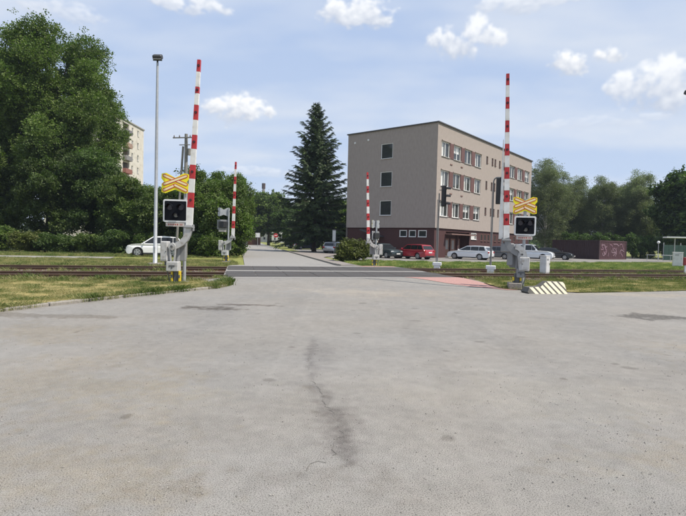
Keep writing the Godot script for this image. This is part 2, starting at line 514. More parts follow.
	while xf.size() < 14000:
		var d = 2.4 + pow(rng.randf(), 1.6) * 13.0
		var x = rng.randf_range(-0.78, 0.78) * d
		if bn.get_noise_2d(x * 1.2, d * 1.2) < rng.randf_range(-0.5, 0.35): continue
		if n_of(x, d) > 16.0 or x < -5.6 + (d - 12.5) * 0.6: continue
		var r = 0.05 + pow(rng.randf(), 5.0) * 0.22
		xf.append(Transform3D(Basis.from_euler(Vector3(rng.randf() * TAU, rng.randf() * TAU, 0)) * r, V(x, r * 0.012, d)))
		var v = rng.randf_range(0.17, 0.36)
		cols.append(Color(v * 1.04, v * 0.98, v * 0.9))
	var go = multi("grit", stone_mesh, sm, xf, cols)
	go.set_meta("kind", "stuff"); tag(go, "loose stone grit scattered over the old asphalt", "grit")

	# verges either side, lifted above the asphalt behind the kerb
	var kerb = [Vector2(-9.6, 2.0), Vector2(-8.2, 6.2), Vector2(-6.9, 9.9), Vector2(-6.45, 11.0), Vector2(-5.94, 12.1), Vector2(-5.3, 13.35), Vector2(-4.6, 14.6), Vector2(-3.95, 15.7), Vector2(-3.85, 16.5), Vector2(-4.0, 17.4), Vector2(-4.3, 18.0)]
	var vn = FastNoiseLite.new(); vn.seed = 8; vn.frequency = 0.35; vn.fractal_octaves = 3
	var left_y = func(x, d): return 0.055 + 0.05 * vn.get_noise_2d(x * 2.0, d * 2.0)
	var right_pts = []; var left_pts = []
	for k in kerb.size():
		right_pts.append(V(kerb[k].x - 0.12, 0, kerb[k].y))
		left_pts.append(V(-42.0, 0, lerpf(-7.0, 6.4, float(k) / (kerb.size() - 1))))
	st = mb()
	sheet(st, subdivide(rows_between(right_pts, left_pts, 60, 1.8), 4), left_y)
	struct("verge", st, dry)
	var edge = [Vector2(5.7, 20.0), Vector2(5.75, 18.9), Vector2(5.95, 17.8), Vector2(8.2, 17.15), Vector2(10.5, 18.0), Vector2(13.25, 19.15), Vector2(20.0, 21.6), Vector2(45.0, 29.6)]
	right_pts = []; left_pts = []
	for k in edge.size():
		left_pts.append(V(edge[k].x, 0, edge[k].y))
		var s = [5.6, 5.75, 6.2, 8.4, 10.6, 13.5, 20.0, 45.0][k]
		right_pts.append(V(s, 0, (18.8 + sin(TA) * s) / cos(TA)))
	var right_y = func(x, d): return 0.03 + 0.05 * vn.get_noise_2d(x * 2.0 + 50.0, d * 2.0)
	st = mb()
	sheet(st, subdivide(rows_between(left_pts, right_pts, 10), 6), right_y)
	struct("verge", st, dry)
	# kerb stones along the left verge
	var conc = mottled("weathered concrete", [0.30, 0.28, 0.25], 0.9, noise_tex(61, 0.03, 5, [[0, 0.6, 0.58, 0.55], [0.5, 0.85, 0.84, 0.82], [1, 1, 1, 1]], 512), 0.7)
	var kerb_root = Node3D.new(); kerb_root.name = numbered("kerb"); add_child(kerb_root); kerb_root.set_meta("kind", "structure")
	var curve = Curve2D.new()
	for k in range(1, kerb.size()): curve.add_point(kerb[k])
	var len_ = curve.get_baked_length()
	var s0 = 0.0
	rng.seed = 4
	while s0 < len_ - 0.9:
		var a = curve.sample_baked(s0 + 0.008); var b = curve.sample_baked(s0 + 0.98)
		var dir = (b - a).normalized()
		var bs = Basis(Vector3(dir.x, 0, -dir.y), Vector3.UP, Vector3(dir.y, 0, dir.x)).rotated(Vector3(dir.x, 0, -dir.y), rng.randf_range(-0.05, 0.05))
		var k = mb()
		bevel_box(k, Vector3.ZERO, Vector3(a.distance_to(b), 0.24, 0.15), 0.018)
		var o = obj("kerb_stone", k, conc, kerb_root)
		o.transform = Transform3D(bs, V((a.x + b.x) * 0.5, -0.052 + rng.randf_range(-0.012, 0.012), (a.y + b.y) * 0.5))
		s0 += 1.0

	# beyond the tracks: service path on the left, pavement and parking on the right
	st = mb(); rows = []
	for k in 41:
		var s = -60.0 + k * 1.37
		rows.append([on_track(37.4, s), on_track(38.7, s), on_track(40.2, s)])
	sheet(st, rows, func(_x, _d): return -0.006)
	struct("service_path", st, asphalt("path asphalt", [0.32, 0.31, 0.285]))
	st = mb(); rows = []
	for k in 31:
		var nn = 29.2 + k * 1.2
		rows.append([on_road(6.32, nn), on_road(6.9, nn), on_road(7.5 + maxf(0.0, nn - 44.0) * 0.35, nn)])
	sheet(st, rows, func(x, d): return bump(x, d) * 0.6 + 0.045)
	struct("pavement", st, mottled("pavement asphalt", [0.30, 0.27, 0.25], 0.9, mats["_agg"], 0.5))
	var kr = Node3D.new(); kr.name = numbered("kerb"); add_child(kr); kr.set_meta("kind", "structure")
	for k in 44:
		var nn = 29.3 + k
		var a = on_road(6.22, nn); var b = on_road(6.22, nn + 0.98)
		var st2 = mb()
		bevel_box(st2, Vector3.ZERO, Vector3(0.15, 0.2, a.distance_to(b)), 0.015)
		var o = obj("kerb_stone", st2, conc, kr)
		o.look_at_from_position((a + b) * 0.5 + Vector3.UP * (bump(a.x, -a.z) * 0.6 + 0.012), b + Vector3.UP * (bump(a.x, -a.z) * 0.6 + 0.012))
	st = mb()
	var f = [V(-0.6, 0, 44.0), V(2.2, 0, 41.6), V(5.0, 0, 40.8), V(12.0, 0, 43.0), V(22.0, 0, 48.6), V(34.0, 0, 57.0), V(46.0, 0, 66.0)]
	var bk = [V(-9.0, 0, 84.0), V(-5.0, 0, 88.0), V(3.0, 0, 92.0), V(15.0, 0, 96.0), V(28.0, 0, 98.0), V(40.0, 0, 99.0), V(52.0, 0, 100.0)]
	sheet(st, rows_between(f, bk, 20), func(_x, _d): return -0.012)
	struct("parking_area", st, asphalt("parking asphalt", [0.26, 0.25, 0.235]))
func subdivide(rows, k) -> Array:
	var out = []
	for i in rows.size() - 1:
		for j in k:
			var r = []
			for c in rows[i].size(): r.append(rows[i][c].lerp(rows[i + 1][c], float(j) / k))
			out.append(r)
	out.append(rows[-1])
	return out

# ---------------------------------------------------------------- railway
func build_tracks():
	var rust = mottled("rusty rail steel", [0.115, 0.066, 0.042], 0.75, noise_tex(71, 0.05, 4, [[0, 0.6, 0.55, 0.5], [0.5, 0.9, 0.85, 0.8], [1, 1, 1, 1]], 256), 1.2)
	var shine = mat("polished rail head", [0.5, 0.48, 0.46], 0.3, 1.0)
	var timber = mottled("old sleeper", [0.13, 0.10, 0.078], 0.95, noise_tex(72, 0.06, 4, [[0, 0.5, 0.5, 0.5], [1, 1, 1, 1]], 256), 1.5)
	var prof = [Vector2(-0.07, 0), Vector2(0.07, 0), Vector2(0.07, 0.012), Vector2(0.012, 0.035), Vector2(0.012, 0.105), Vector2(0.036, 0.12), Vector2(0.036, 0.147), Vector2(-0.036, 0.147), Vector2(-0.036, 0.12), Vector2(-0.012, 0.105), Vector2(-0.012, 0.035), Vector2(-0.07, 0.012)]
	var turn = TA
	var sl = mb(); bevel_box(sl, Vector3.ZERO, Vector3(0.24, 0.14, 2.5), 0.02)
	var sleeper_mesh = finish(sl)
	var k = 0
	for c in [20.8, 24.9]:
		var t = thing("railway_track", ["rusty railway track nearer the striped concrete block", "rusty railway track nearer the parked cars and grass strip"][k], "railway track", on_track(c, 0), turn, "crossing tracks")
		k += 1
		for e in [-0.7535, 0.7535]:
			var st = mb()
			prism(st, prof, Vector3(10, 0.005, e), Vector3(0, 0, 1), Vector3.UP, Vector3(50, 0, 0))
			var r = obj("rail", st, rust, t)
			st = mb()
			box(st, Vector3(10, 0.1535, e), Vector3(100, 0.003, 0.05))
			obj("running_surface", st, shine, r)
		for i in 84:
			var s = -17.0 + i * 0.62
			var p = on_track(c, s)
			var l = lat_of(p.x, -p.z)
			if l > -0.9 and l < 9.6: continue
			var o = obj("sleeper", sleeper_mesh, timber, t)
			o.position = Vector3(s, -0.035, 0)
			o.rotation.y = sin(i * 7.3) * 0.02
	# dark panels between and beside the rails where the road crosses
	var rubber = mottled("crossing panel", [0.072, 0.07, 0.07], 0.85, noise_tex(73, 0.03, 5, [[0, 0.6, 0.6, 0.6], [0.5, 0.85, 0.84, 0.82], [1, 1.0, 0.98, 0.95]], 512), 0.8)
	var deck = Node3D.new(); deck.name = "crossing_deck"; add_child(deck); deck.set_meta("kind", "structure")
	rng.seed = 12
	for c in [20.8, 24.9]:
		for q in [[-1.62, -0.81], [-0.70, 0.0], [0.012, 0.70], [0.81, 1.62]]:
			for i in 8:
				var a = -0.55 + i * 1.23
				var p = on_road(a + 0.61, c + (q[0] + q[1]) * 0.5)
				var st = mb()
				bevel_box(st, Vector3.ZERO, Vector3(1.205, 0.06, q[1] - q[0] - 0.014), 0.008)
				var o = obj("deck_panel", st, rubber, deck)
				o.position = p + Vector3.UP * (0.118 + rng.randf_range(-0.003, 0.003))
				o.rotation.y = TA

func steel() -> StandardMaterial3D:
	return mottled("galvanised steel", [0.42, 0.44, 0.46], 0.5, noise_tex(81, 0.02, 4, [[0, 0.75, 0.76, 0.78], [0.5, 0.9, 0.9, 0.9], [1, 1, 1, 1]], 256), 0.9, 0.35)
func white_grey() -> StandardMaterial3D:
	return mottled("pale grey painted metal", [0.48, 0.485, 0.49], 0.5, noise_tex(82, 0.015, 5, [[0, 0.5, 0.42, 0.34], [0.3, 0.8, 0.78, 0.75], [0.5, 0.93, 0.92, 0.9], [1, 1, 1, 1]], 256), 1.1)

# One barrier, raised. s = +1: its arm stands on the +x side of the machine.
func barrier(label, at, turn, s, tip, segs, foot, h0 = 1.91):
	var t = thing("crossing_barrier", label, "barrier", at, turn, "raised crossing barriers")
	var wg = white_grey(); var dark = mat("dark grey steel", [0.09, 0.095, 0.1], 0.6)
	var mid = mat("mid grey steel", [0.22, 0.225, 0.23], 0.55)
	var conc = mats["weathered concrete"]
	var st = mb(); bevel_box(st, Vector3(foot.x, foot.y * 0.5 - 0.03, 0.0), Vector3(foot.z, foot.y + 0.06, 0.5), 0.02); obj("foundation", st, conc, t)
	st = mb(); bevel_box(st, Vector3(-0.05 * s, 0.30, 0), Vector3(0.17, 0.56, 0.2), 0.015); bevel_box(st, Vector3(-0.05 * s, 0.05, 0), Vector3(0.36, 0.05, 0.36), 0.01); obj("pedestal", st, dark, t)
	for e in [-1.0, 1.0]:
		st = mb(); bevel_box(st, Vector3(-0.05 * s + 0.125 * e, 0.27, 0.07), Vector3(0.06, 0.36, 0.14), 0.012); obj("yellow_guard", st, mat("yellow paint", [0.62, 0.46, 0.03], 0.5), t)
		st = mb(); bevel_box(st, Vector3(-0.05 * s + 0.125 * e, 0.27, 0.141), Vector3(0.062, 0.1, 0.012), 0.004); obj("black_band", st, dark, t)
	var other = s < 0.0 and foot.y > 0.1               # this machine shows its dark side and a broad pale housing
	st = mb(); bevel_box(st, Vector3(-0.155 * s, 0.60, 0.02), Vector3(0.40 if not other else 0.26, 0.33, 0.34), 0.02)
	var gear = obj("gear_case", st, wg if not other else mid, t)
	st = mb(); bevel_box(st, Vector3(-0.16 * s, 0.62, 0.194), Vector3(0.2, 0.05, 0.012), 0.004); box(st, Vector3(-0.16 * s, 0.58, 0.194), Vector3(0.05, 0.1, 0.011)); obj("plate", st, dark, gear)
	var hs = Vector3(-0.45 * s, 1.10, -0.02) if not other else Vector3(0.27, 0.93, 0.05)
	st = mb(); bevel_box(st, hs, Vector3(0.24, 0.68, 0.34) if not other else Vector3(0.36, 0.5, 0.34), 0.025)
	if other: swept_box(st, [hs + Vector3(0.0, 0.2, 0.05), hs + Vector3(-0.04, 0.38, 0.05), hs + Vector3(-0.12, 0.52, 0.05), hs + Vector3(-0.22, 0.6, 0.05), hs + Vector3(-0.32, 0.62, 0.05)], 0.2, 0.2, Vector3(0, 0, 1))
	var cab = obj("drive_housing", st, wg, t)
	st = mb(); bevel_box(st, hs + Vector3(0, 0.01, 0.173), Vector3(0.2, 0.58 if not other else 0.4, 0.008), 0.003); obj("housing_door", st, wg, cab)
	st = mb(); disc(st, hs + Vector3(0.075 * s, 0, 0.182), Vector3(0, 0, 1), 0.018, 0.018, 0.02, 10); obj("lock", st, dark, cab)
	st = mb(); bevel_box(st, Vector3(-0.40 * s, 0.70, -0.02), Vector3(0.1, 0.14, 0.2), 0.01); obj("cable_box", st, dark, t)
	st = mb(); tube(st, [Vector3(-0.05 * s, 0.75, -0.08), Vector3(-0.05 * s, 1.45, -0.08)], [0.075, 0.075], 12); obj("column", st, mid, t)
	for e in [-1.0, 1.0]:
		st = mb(); swept_box(st, [Vector3((-0.16 + e * 0.05) * s, 0.76, 0.1), Vector3((-0.16 + e * 0.10) * s, 1.2, 0.12), Vector3((-0.17 + e * 0.02) * s, 1.36, 0.12)], 0.05, 0.05, Vector3(0, 0, 1)); obj("link_arm", st, wg, t)
	st = mb(); disc(st, Vector3(-0.18 * s, 1.27, 0.1), Vector3(0, 0, 1), 0.13, 0.12, 0.14, 20)
	var hub = obj("pivot_hub", st, wg, t)
	st = mb(); disc(st, Vector3(-0.18 * s, 1.27, 0.18), Vector3(0, 0, 1), 0.045, 0.04, 0.04, 12); obj("bolt", st, dark, hub)
	# the bent bracket that carries the arm
	var path = []
	for q in [[-0.2, 1.25], [-0.02, 1.31], [0.13, 1.40], [0.25, 1.53], [0.325, 1.68], [0.355, 1.82], [0.365, h0 + 0.1]]:
		path.append(Vector3(q[0] * s, q[1], 0.05))
	st = mb(); swept_box(st, path, 0.16, 0.20, Vector3(0, 0, 1)); var br = obj("arm_bracket", st, wg if not other else mid, t)
	if other:
		st = mb(); bevel_box(st, Vector3(-0.30, 1.5, -0.03), Vector3(0.46, 0.34, 0.3), 0.04); bevel_box(st, Vector3(-0.2, 1.15, -0.05), Vector3(0.2, 0.6, 0.2), 0.03); obj("arm_yoke", st, mid, t)
	st = mb(); tube(st, [Vector3(-0.28 * s, 0.72, 0.1), Vector3(-0.33 * s, 0.45, 0.14), Vector3(-0.25 * s, 0.12, 0.1), Vector3(-0.2 * s, 0.0, 0.1)], [0.018, 0.018, 0.018, 0.018], 6); obj("cable", st, dark, t)
	st = mb(); bevel_box(st, Vector3(0.365 * s, h0 + 0.02, 0.05), Vector3(0.31, 0.06, 0.24), 0.01); bevel_box(st, Vector3(0.5 * s, h0 + 0.0, 0.05), Vector3(0.06, 0.22, 0.1), 0.01); obj("clamp", st, mid, br)
	st = mb(); bevel_box(st, Vector3(0.10 * s, 1.08, -0.17), Vector3(0.2, 0.6, 0.16), 0.02); obj("counterweight", st, mid, t)
	# the arm: tapered box section in red and white lengths
	var b0 = Vector3(0.365 * s, h0 + 0.02, 0.05); var b1 = Vector3(tip.x, tip.y, 0.05)
	var up = (b1 - b0).normalized(); var rt = up.cross(Vector3(0, 0, 1)).normalized() * -1.0
	var red = mottled("red arm film", [0.50, 0.030, 0.035], 0.4, mats["_dust"], 0.6); var white = mottled("white arm film", [0.78, 0.78, 0.77], 0.4, mats["_dust"], 0.6)
	var lamp = mat("unlit red lamp", [0.055, 0.01, 0.012], 0.25)
	var L = b0.distance_to(b1)
	var from = 0.0
	for i in segs.size():
		var to = segs[i][0]
		st = mb()
		var ra = lerpf(0.105, 0.055, from); var rb = lerpf(0.105, 0.055, to)
		var pa = b0 + up * L * (from + 0.0004); var pb = b0 + up * L * (to - 0.0004)
		var dz = Vector3(0, 0, 0.05)
		quad(st, pa - rt * ra + dz, pa + rt * ra + dz, pb + rt * rb + dz, pb - rt * rb + dz, Vector3(0, 0, 1))
		quad(st, pa - rt * ra - dz, pa + rt * ra - dz, pb + rt * rb - dz, pb - rt * rb - dz, Vector3(0, 0, -1))
		quad(st, pa + rt * ra - dz, pa + rt * ra + dz, pb + rt * rb + dz, pb + rt * rb - dz, rt)
		quad(st, pa - rt * ra - dz, pa - rt * ra + dz, pb - rt * rb + dz, pb - rt * rb - dz, -rt)
		quad(st, pa - rt * ra - dz, pa + rt * ra - dz, pa + rt * ra + dz, pa - rt * ra + dz, -up)
		quad(st, pb - rt * rb - dz, pb + rt * rb - dz, pb + rt * rb + dz, pb - rt * rb + dz, up)
		var sg = obj("arm_segment", st, red if segs[i][1] else white, t)
		sg.set_meta("label", "red length of the barrier arm" if segs[i][1] else "white length of the barrier arm")
		if segs[i][1]:
			st = mb()
			var c = (pa + pb) * 0.5 + Vector3(0, 0, 0.06)
			disc(st, c, Vector3(0, 0, 1), 0.05, 0.042, 0.03, 12)
			obj("lamp", st, lamp, sg)
		from = to
	if s < 0.0 and foot.y > 0.1:                      # plain white stiffener along the lower part of this arm
		st = mb()
		var q0 = b0 + up * 0.05; var q1 = b0 + up * L * 0.66
		var o1 = -rt * 0.13 if rt.x > 0.0 else rt * 0.13
		var zz = Vector3(0, 0, 0.03)
		prism(st, [Vector2(0, 0), Vector2(-0.15, 0), Vector2(-0.13, 0.7), Vector2(-0.02, L * 0.6), Vector2(0, L * 0.6)], q0 + o1 * 0.88 + Vector3(0, 0, -0.02), rt if rt.x > 0.0 else -rt, up, zz)
		obj("stiffener", st, white, t)
	return t
func even_segs(n_red) -> Array:                   # white at the bracket, red at the tip
	var out = []
	var u = 1.0 / (2.0 * n_red + 0.3)
	out.append([1.3 * u, false])
	for i in n_red * 2 - 1:
		out.append([u * (2.3 + i), i % 2 == 0])
	out[-1][0] = 1.0
	return out

# The crossbuck for more than one track over a light box on a post. Faces +z.
func crossing_signal(label, at, turn, cx, cy, bx, by, scale_ = 1.0):
	var t = thing("crossing_signal", label, "crossing signal", at, turn, "crossing warning signals")
	var st = mb(); tube(st, [Vector3(0, 0, 0), Vector3(0, cy + 0.25, 0)], [0.06, 0.055], 12); bevel_box(st, Vector3(0, 0.03, 0), Vector3(0.3, 0.06, 0.3), 0.01); obj("post", st, steel(), t)
	# yellow backing board in the outline of the cross
	var y = mat("fluorescent yellow film", [0.85, 0.76, 0.01], 0.45)
	var out = [Vector2(-0.46, 0.33), Vector2(-0.30, 0.36), Vector2(0, 0.19), Vector2(0.30, 0.36), Vector2(0.46, 0.33), Vector2(0.47, 0.16), Vector2(0.38, 0.04), Vector2(0.46, -0.03), Vector2(0.46, -0.33), Vector2(0.33, -0.36), Vector2(0, -0.22), Vector2(-0.33, -0.36), Vector2(-0.46, -0.33), Vector2(-0.46, -0.03), Vector2(-0.38, 0.04), Vector2(-0.47, 0.16)]
	var sc = Vector2(0.95, 0.92) * scale_
	for i in out.size(): out[i] = out[i] * sc
	st = mb(); prism(st, out, Vector3(cx, cy, 0.085), Vector3.RIGHT, Vector3.UP, Vector3(0, 0, 0.008))
	var board = obj("crossbuck_board", st, y, t)
	st = mb(); prism(st, out, Vector3(cx, cy, 0.073), Vector3.RIGHT, Vector3.UP, Vector3(0, 0, 0.003)); obj("board_back", st, steel(), board)
	for q in [[Vector2(-0.37, 0.26), Vector2(0.37, -0.04), 0.003], [Vector2(0.37, 0.26), Vector2(-0.37, -0.04), 0.006], [Vector2(-0.37, -0.25), Vector2(0, -0.07), 0.009], [Vector2(0.37, -0.25), Vector2(0, -0.07), 0.012]]:
		var a = q[0] * sc; var b = q[1] * sc
		var dd = (b - a).normalized(); var nn = dd.orthogonal()
		for w in [[0.058, 0.0, mat("crossbuck red", [0.52, 0.045, 0.03], 0.45), "cross_edge"], [0.031, 0.0015, mat("crossbuck white", [0.80, 0.73, 0.42], 0.45), "cross_bar"]]:
			var pp = []
			for k in 6: pp.append(b + (dd * cos(-PI / 2 + PI * k / 5) + nn * sin(-PI / 2 + PI * k / 5)) * w[0])
			for k in 6: pp.append(a - (dd * cos(-PI / 2 + PI * k / 5) + nn * sin(-PI / 2 + PI * k / 5)) * w[0])
			st = mb(); prism(st, pp, Vector3(cx, cy, 0.094 + q[2] + w[1]), Vector3.RIGHT, Vector3.UP, Vector3(0, 0, 0.001))
			obj(w[3], st, w[2], board)
	# the light box: black target board with a white rim
	var bw = 0.40 * scale_; var bh = 0.37 * scale_
	var black = mat("black target board", [0.008, 0.009, 0.013], 0.6); black.metallic_specular = 0.2
	st = mb(); prism(st, round_rect(bw, bh, 0.06), Vector3(bx, by, 0.07), Vector3.RIGHT, Vector3.UP, Vector3(0, 0, 0.02))
	var tb = obj("target_board", st, mat("white rim", [0.74, 0.75, 0.76], 0.45), t)
	st = mb(); prism(st, round_rect(bw - 0.055, bh - 0.055, 0.03), Vector3(bx, by, 0.092), Vector3.RIGHT, Vector3.UP, Vector3(0, 0, 0.004)); obj("black_face", st, black, tb)
	st = mb(); prism(st, round_rect(bw, bh, 0.06), Vector3(bx, by, 0.046), Vector3.RIGHT, Vector3.UP, Vector3(0, 0, 0.003)); obj("grey_back", st, mats["mid grey steel"], tb)
	st = mb(); bevel_box(st, Vector3(bx, by, -0.035), Vector3(bw * 1.5, bh * 1.3, 0.16), 0.03); obj("housing", st, mat("black housing", [0.02, 0.02, 0.022], 0.5), t)
	for q in [[-0.18, 0.12, 0.105, "unlit red lens", [0.02, 0.006, 0.01]], [0.18, 0.12, 0.105, "unlit red lens", [0.02, 0.006, 0.01]], [0.02, -0.14, 0.075, "unlit clear lens", [0.22, 0.22, 0.21]]]:
		var c = Vector3(bx + q[0] * scale_, by + q[1] * scale_, 0.10)
		st = mb(); disc(st, c, Vector3(0, 0, 1), q[2], q[2], 0.012, 20)
		var ln = obj("lens", st, mat(q[3], q[4], 0.15), t)
		st = mb(); hood(st, c, q[2] * 1.15, 0.16); obj("hood", st, black, ln)
	# plate hanging under the box
	st = mb(); bevel_box(st, Vector3(bx - 0.01, by - bh - 0.085, 0.075), Vector3(0.60 * scale_, 0.14, 0.015), 0.004)
	var pl = obj("plate", st, mat("plate white", [0.5, 0.46, 0.43], 0.5), t)
	for q in [[-0.2, 0.05], [-0.13, 0.045], [-0.06, 0.05], [0.01, 0.045], [0.08, 0.05], [0.17, 0.03], [0.22, 0.03]]:
		st = mb(); box(st, Vector3(bx - 0.01 + q[0] * scale_, by - bh - 0.085, 0.0835), Vector3(q[1], 0.06, 0.002)); obj("print_mark", st, mat("faded red print", [0.36, 0.13, 0.11], 0.6), pl)
	return t
func round_rect(hw, hh, r) -> Array:
	var out = []
	for c in [[1, 1, 0.0], [-1, 1, 0.25], [-1, -1, 0.5], [1, -1, 0.75]]:
		for k in 5:
			var a = TAU * (c[2] + k / 16.0)
			out.append(Vector2((hw - r) * c[0] + cos(a) * r, (hh - r) * c[1] + sin(a) * r))
	return out
func hood(st, c, r, len_):                          # a visor over the upper half of a lens
	st.set_smooth_group(1)
	for k in 10:
		var a = PI * (-0.08 + 1.16 * k / 10.0); var b = PI * (-0.08 + 1.16 * (k + 1) / 10.0)
		var pa = c + Vector3(cos(a), sin(a), 0) * r; var pb = c + Vector3(cos(b), sin(b), 0) * r
		var f = Vector3(0, -0.02, len_)
		for e in [[1.0, 0.0], [0.94, 0.0]]:
			var qa = c + (pa - c) * e[0]; var qb = c + (pb - c) * e[0]
			quad(st, qa, qb, qb + f, qa + f, (qa - c) * (1.0 if e[0] == 1.0 else -1.0))
	st.set_smooth_group(-1)

func rail_signal(label, at, turn, H, reach, head_y, head_h, arch, lenses):   # a colour-light signal on a mast with a ladder
	var t = thing("railway_signal", label, "railway signal", at, turn, "railway signal masts")
	var grey = mat("signal mast grey", [0.15, 0.155, 0.16], 0.6); var black = mats["black housing"]
	var st = mb(); bevel_box(st, Vector3(0, 0.14, 0), Vector3(0.36, 0.32, 0.36), 0.02); bevel_box(st, Vector3(0, 0.36, 0), Vector3(0.52, 0.2, 0.4), 0.02); obj("base", st, mats["white rim"], t)
	st = mb(); tube(st, [Vector3(0, 0.2, 0), Vector3(0, H, 0)], [0.045, 0.036], 10); obj("mast", st, grey, t)
	var lad = mb()
	for e in [0.12, 0.34]: tube(lad, [Vector3(-0.06, 0.5, e), Vector3(-0.06, H - 0.4, e)], [0.014, 0.014], 6)
	var ld = obj("ladder", lad, grey, t)
	for i in int((H - 1.0) / 0.3):
		st = mb(); tube(st, [Vector3(-0.06, 0.7 + i * 0.3, 0.12), Vector3(-0.06, 0.7 + i * 0.3, 0.34)], [0.011, 0.011], 6); obj("rung", st, grey, ld)
	if arch:
		var pts = []
		for k in 9:
			var a = PI - PI * 0.5 * k / 8.0
			pts.append(Vector3(reach + cos(a) * reach, H - 0.02 + sin(a) * 0.25, 0))
		pts.append(Vector3(reach + 0.2, H + 0.23, 0))
		st = mb(); tube(st, pts, [0.034, 0.034, 0.034, 0.034, 0.034, 0.034, 0.034, 0.034, 0.034, 0.034], 8); obj("bent_arm", st, grey, t)
	else:
		st = mb()
		for e in [0.25, 0.75]: tube(st, [Vector3(0, head_y + head_h * e, 0), Vector3(reach, head_y + head_h * e, 0)], [0.025, 0.025], 6)
		obj("bracket", st, grey, t)
	# head: long rounded backboard, its lamps look along +x
	st = mb(); prism(st, round_rect(0.24, head_h * 0.5, 0.22), Vector3(reach + 0.2, head_y + head_h * 0.5, 0), Vector3(0, 0, 1), Vector3.UP, Vector3(0.012, 0, 0))
	var bb = obj("backboard", st, black, t)
	st = mb(); bevel_box(st, Vector3(reach + 0.06, head_y + head_h * 0.5, 0), Vector3(0.25, head_h * 0.88, 0.3), 0.03); obj("lamp_case", st, black, t)
	for i in lenses:
		var c = Vector3(0, head_y + head_h * (0.18 + 0.64 * i / maxf(1.0, lenses - 1.0)), 0)
		st = mb(); hood(st, Vector3.ZERO, 0.105, 0.26)
		var o = obj("hood", st, black, bb)
		o.transform = Transform3D(Basis(Vector3.UP, PI / 2), Vector3(reach + 0.215, c.y, 0))
		st = mb(); disc(st, Vector3.ZERO, Vector3(0, 0, 1), 0.08, 0.08, 0.02, 14)
		o = obj("lens", st, mat("dark signal lens", [0.03, 0.035, 0.04], 0.15), bb)
		o.transform = Transform3D(Basis(Vector3.UP, PI / 2), Vector3(reach + 0.222, c.y, 0))
	return t

func lamp_post(label, at, H, turn, heads = [0.02]):
	var t = thing("lamp_post", label, "lamp post", at, turn, "floodlight lamp posts")
	var st = mb(); bevel_box(st, Vector3(0, 0.04, 0), Vector3(0.62, 0.16, 0.62), 0.02); obj("foundation", st, mats["weathered concrete"], t)
	st = mb(); tube(st, [Vector3(0, 0.1, 0), Vector3(0, 0.13, 0), Vector3(0, 1.2, 0), Vector3(0, 1.22, 0), Vector3(0, H * 0.55, 0), Vector3(0, H - 0.2, 0)], [0.17, 0.12, 0.115, 0.1, 0.085, 0.06], 14)
	var p = obj("pole", st, steel(), t)
	st = mb(); bevel_box(st, Vector3(0, 0.85, 0.113), Vector3(0.09, 0.32, 0.02), 0.004); obj("hatch", st, steel(), p)
	var dk = mat("dark floodlight", [0.045, 0.047, 0.05], 0.5)
	st = mb(); tube(st, [Vector3(0, H - 0.22, 0), Vector3(0, H - 0.05, 0)], [0.05, 0.05], 10); box(st, Vector3(0, H - 0.06, 0), Vector3(0.5 if heads.size() == 1 else 1.5, 0.04, 0.05)); obj("yoke", st, dk, t)
	for hx in heads:
		st = mb(); bevel_box(st, Vector3(hx, H + 0.1, 0.04), Vector3(0.50, 0.26, 0.34), 0.05, Basis(Vector3.RIGHT, 0.5)); var fl = obj("floodlight", st, dk, t)
		st = mb(); bevel_box(st, Vector3(hx, H + 0.0, 0.10), Vector3(0.42, 0.02, 0.3), 0.005, Basis(Vector3.RIGHT, 0.5)); obj("lens", st, mat("floodlight glass", [0.35, 0.36, 0.37], 0.1), fl)
	return t
func cabinet(label, at, turn, w, h, d):
	var t = thing("relay_cabinet", label, "cabinet", at, turn, "white trackside cabinets")
	var m = mottled("white cabinet paint", [0.68, 0.69, 0.70], 0.45, mats["_dust"], 0.5)
	var st = mb(); bevel_box(st, Vector3(0, 0.03, 0), Vector3(w * 0.95, 0.14, d * 0.95), 0.01); obj("plinth", st, mats["weathered concrete"], t)
	st = mb(); bevel_box(st, Vector3(0, 0.1 + h * 0.5, 0), Vector3(w, h, d), 0.02); var b = obj("case", st, m, t)
	st = mb(); bevel_box(st, Vector3(0, 0.1 + h + 0.02, 0), Vector3(w * 1.08, 0.05, d * 1.08), 0.015); obj("lid", st, m, t)
	st = mb(); bevel_box(st, Vector3(0, 0.1 + h * 0.5, d * 0.5 + 0.004), Vector3(w * 0.86, h * 0.88, 0.01), 0.003); var dr = obj("door", st, m, t)
	st = mb(); bevel_box(st, Vector3(w * 0.33, 0.1 + h * 0.55, d * 0.5 + 0.016), Vector3(0.025, 0.1, 0.018), 0.004); obj("handle", st, mats["dark grey steel"], dr)
	for k in 4:
		st = mb(); box(st, Vector3(-w * 0.1, 0.1 + h * (0.78 + 0.03 * k), d * 0.5 + 0.011), Vector3(w * 0.4, 0.012, 0.006)); obj("vent_slot", st, mats["dark grey steel"], dr)
	return t
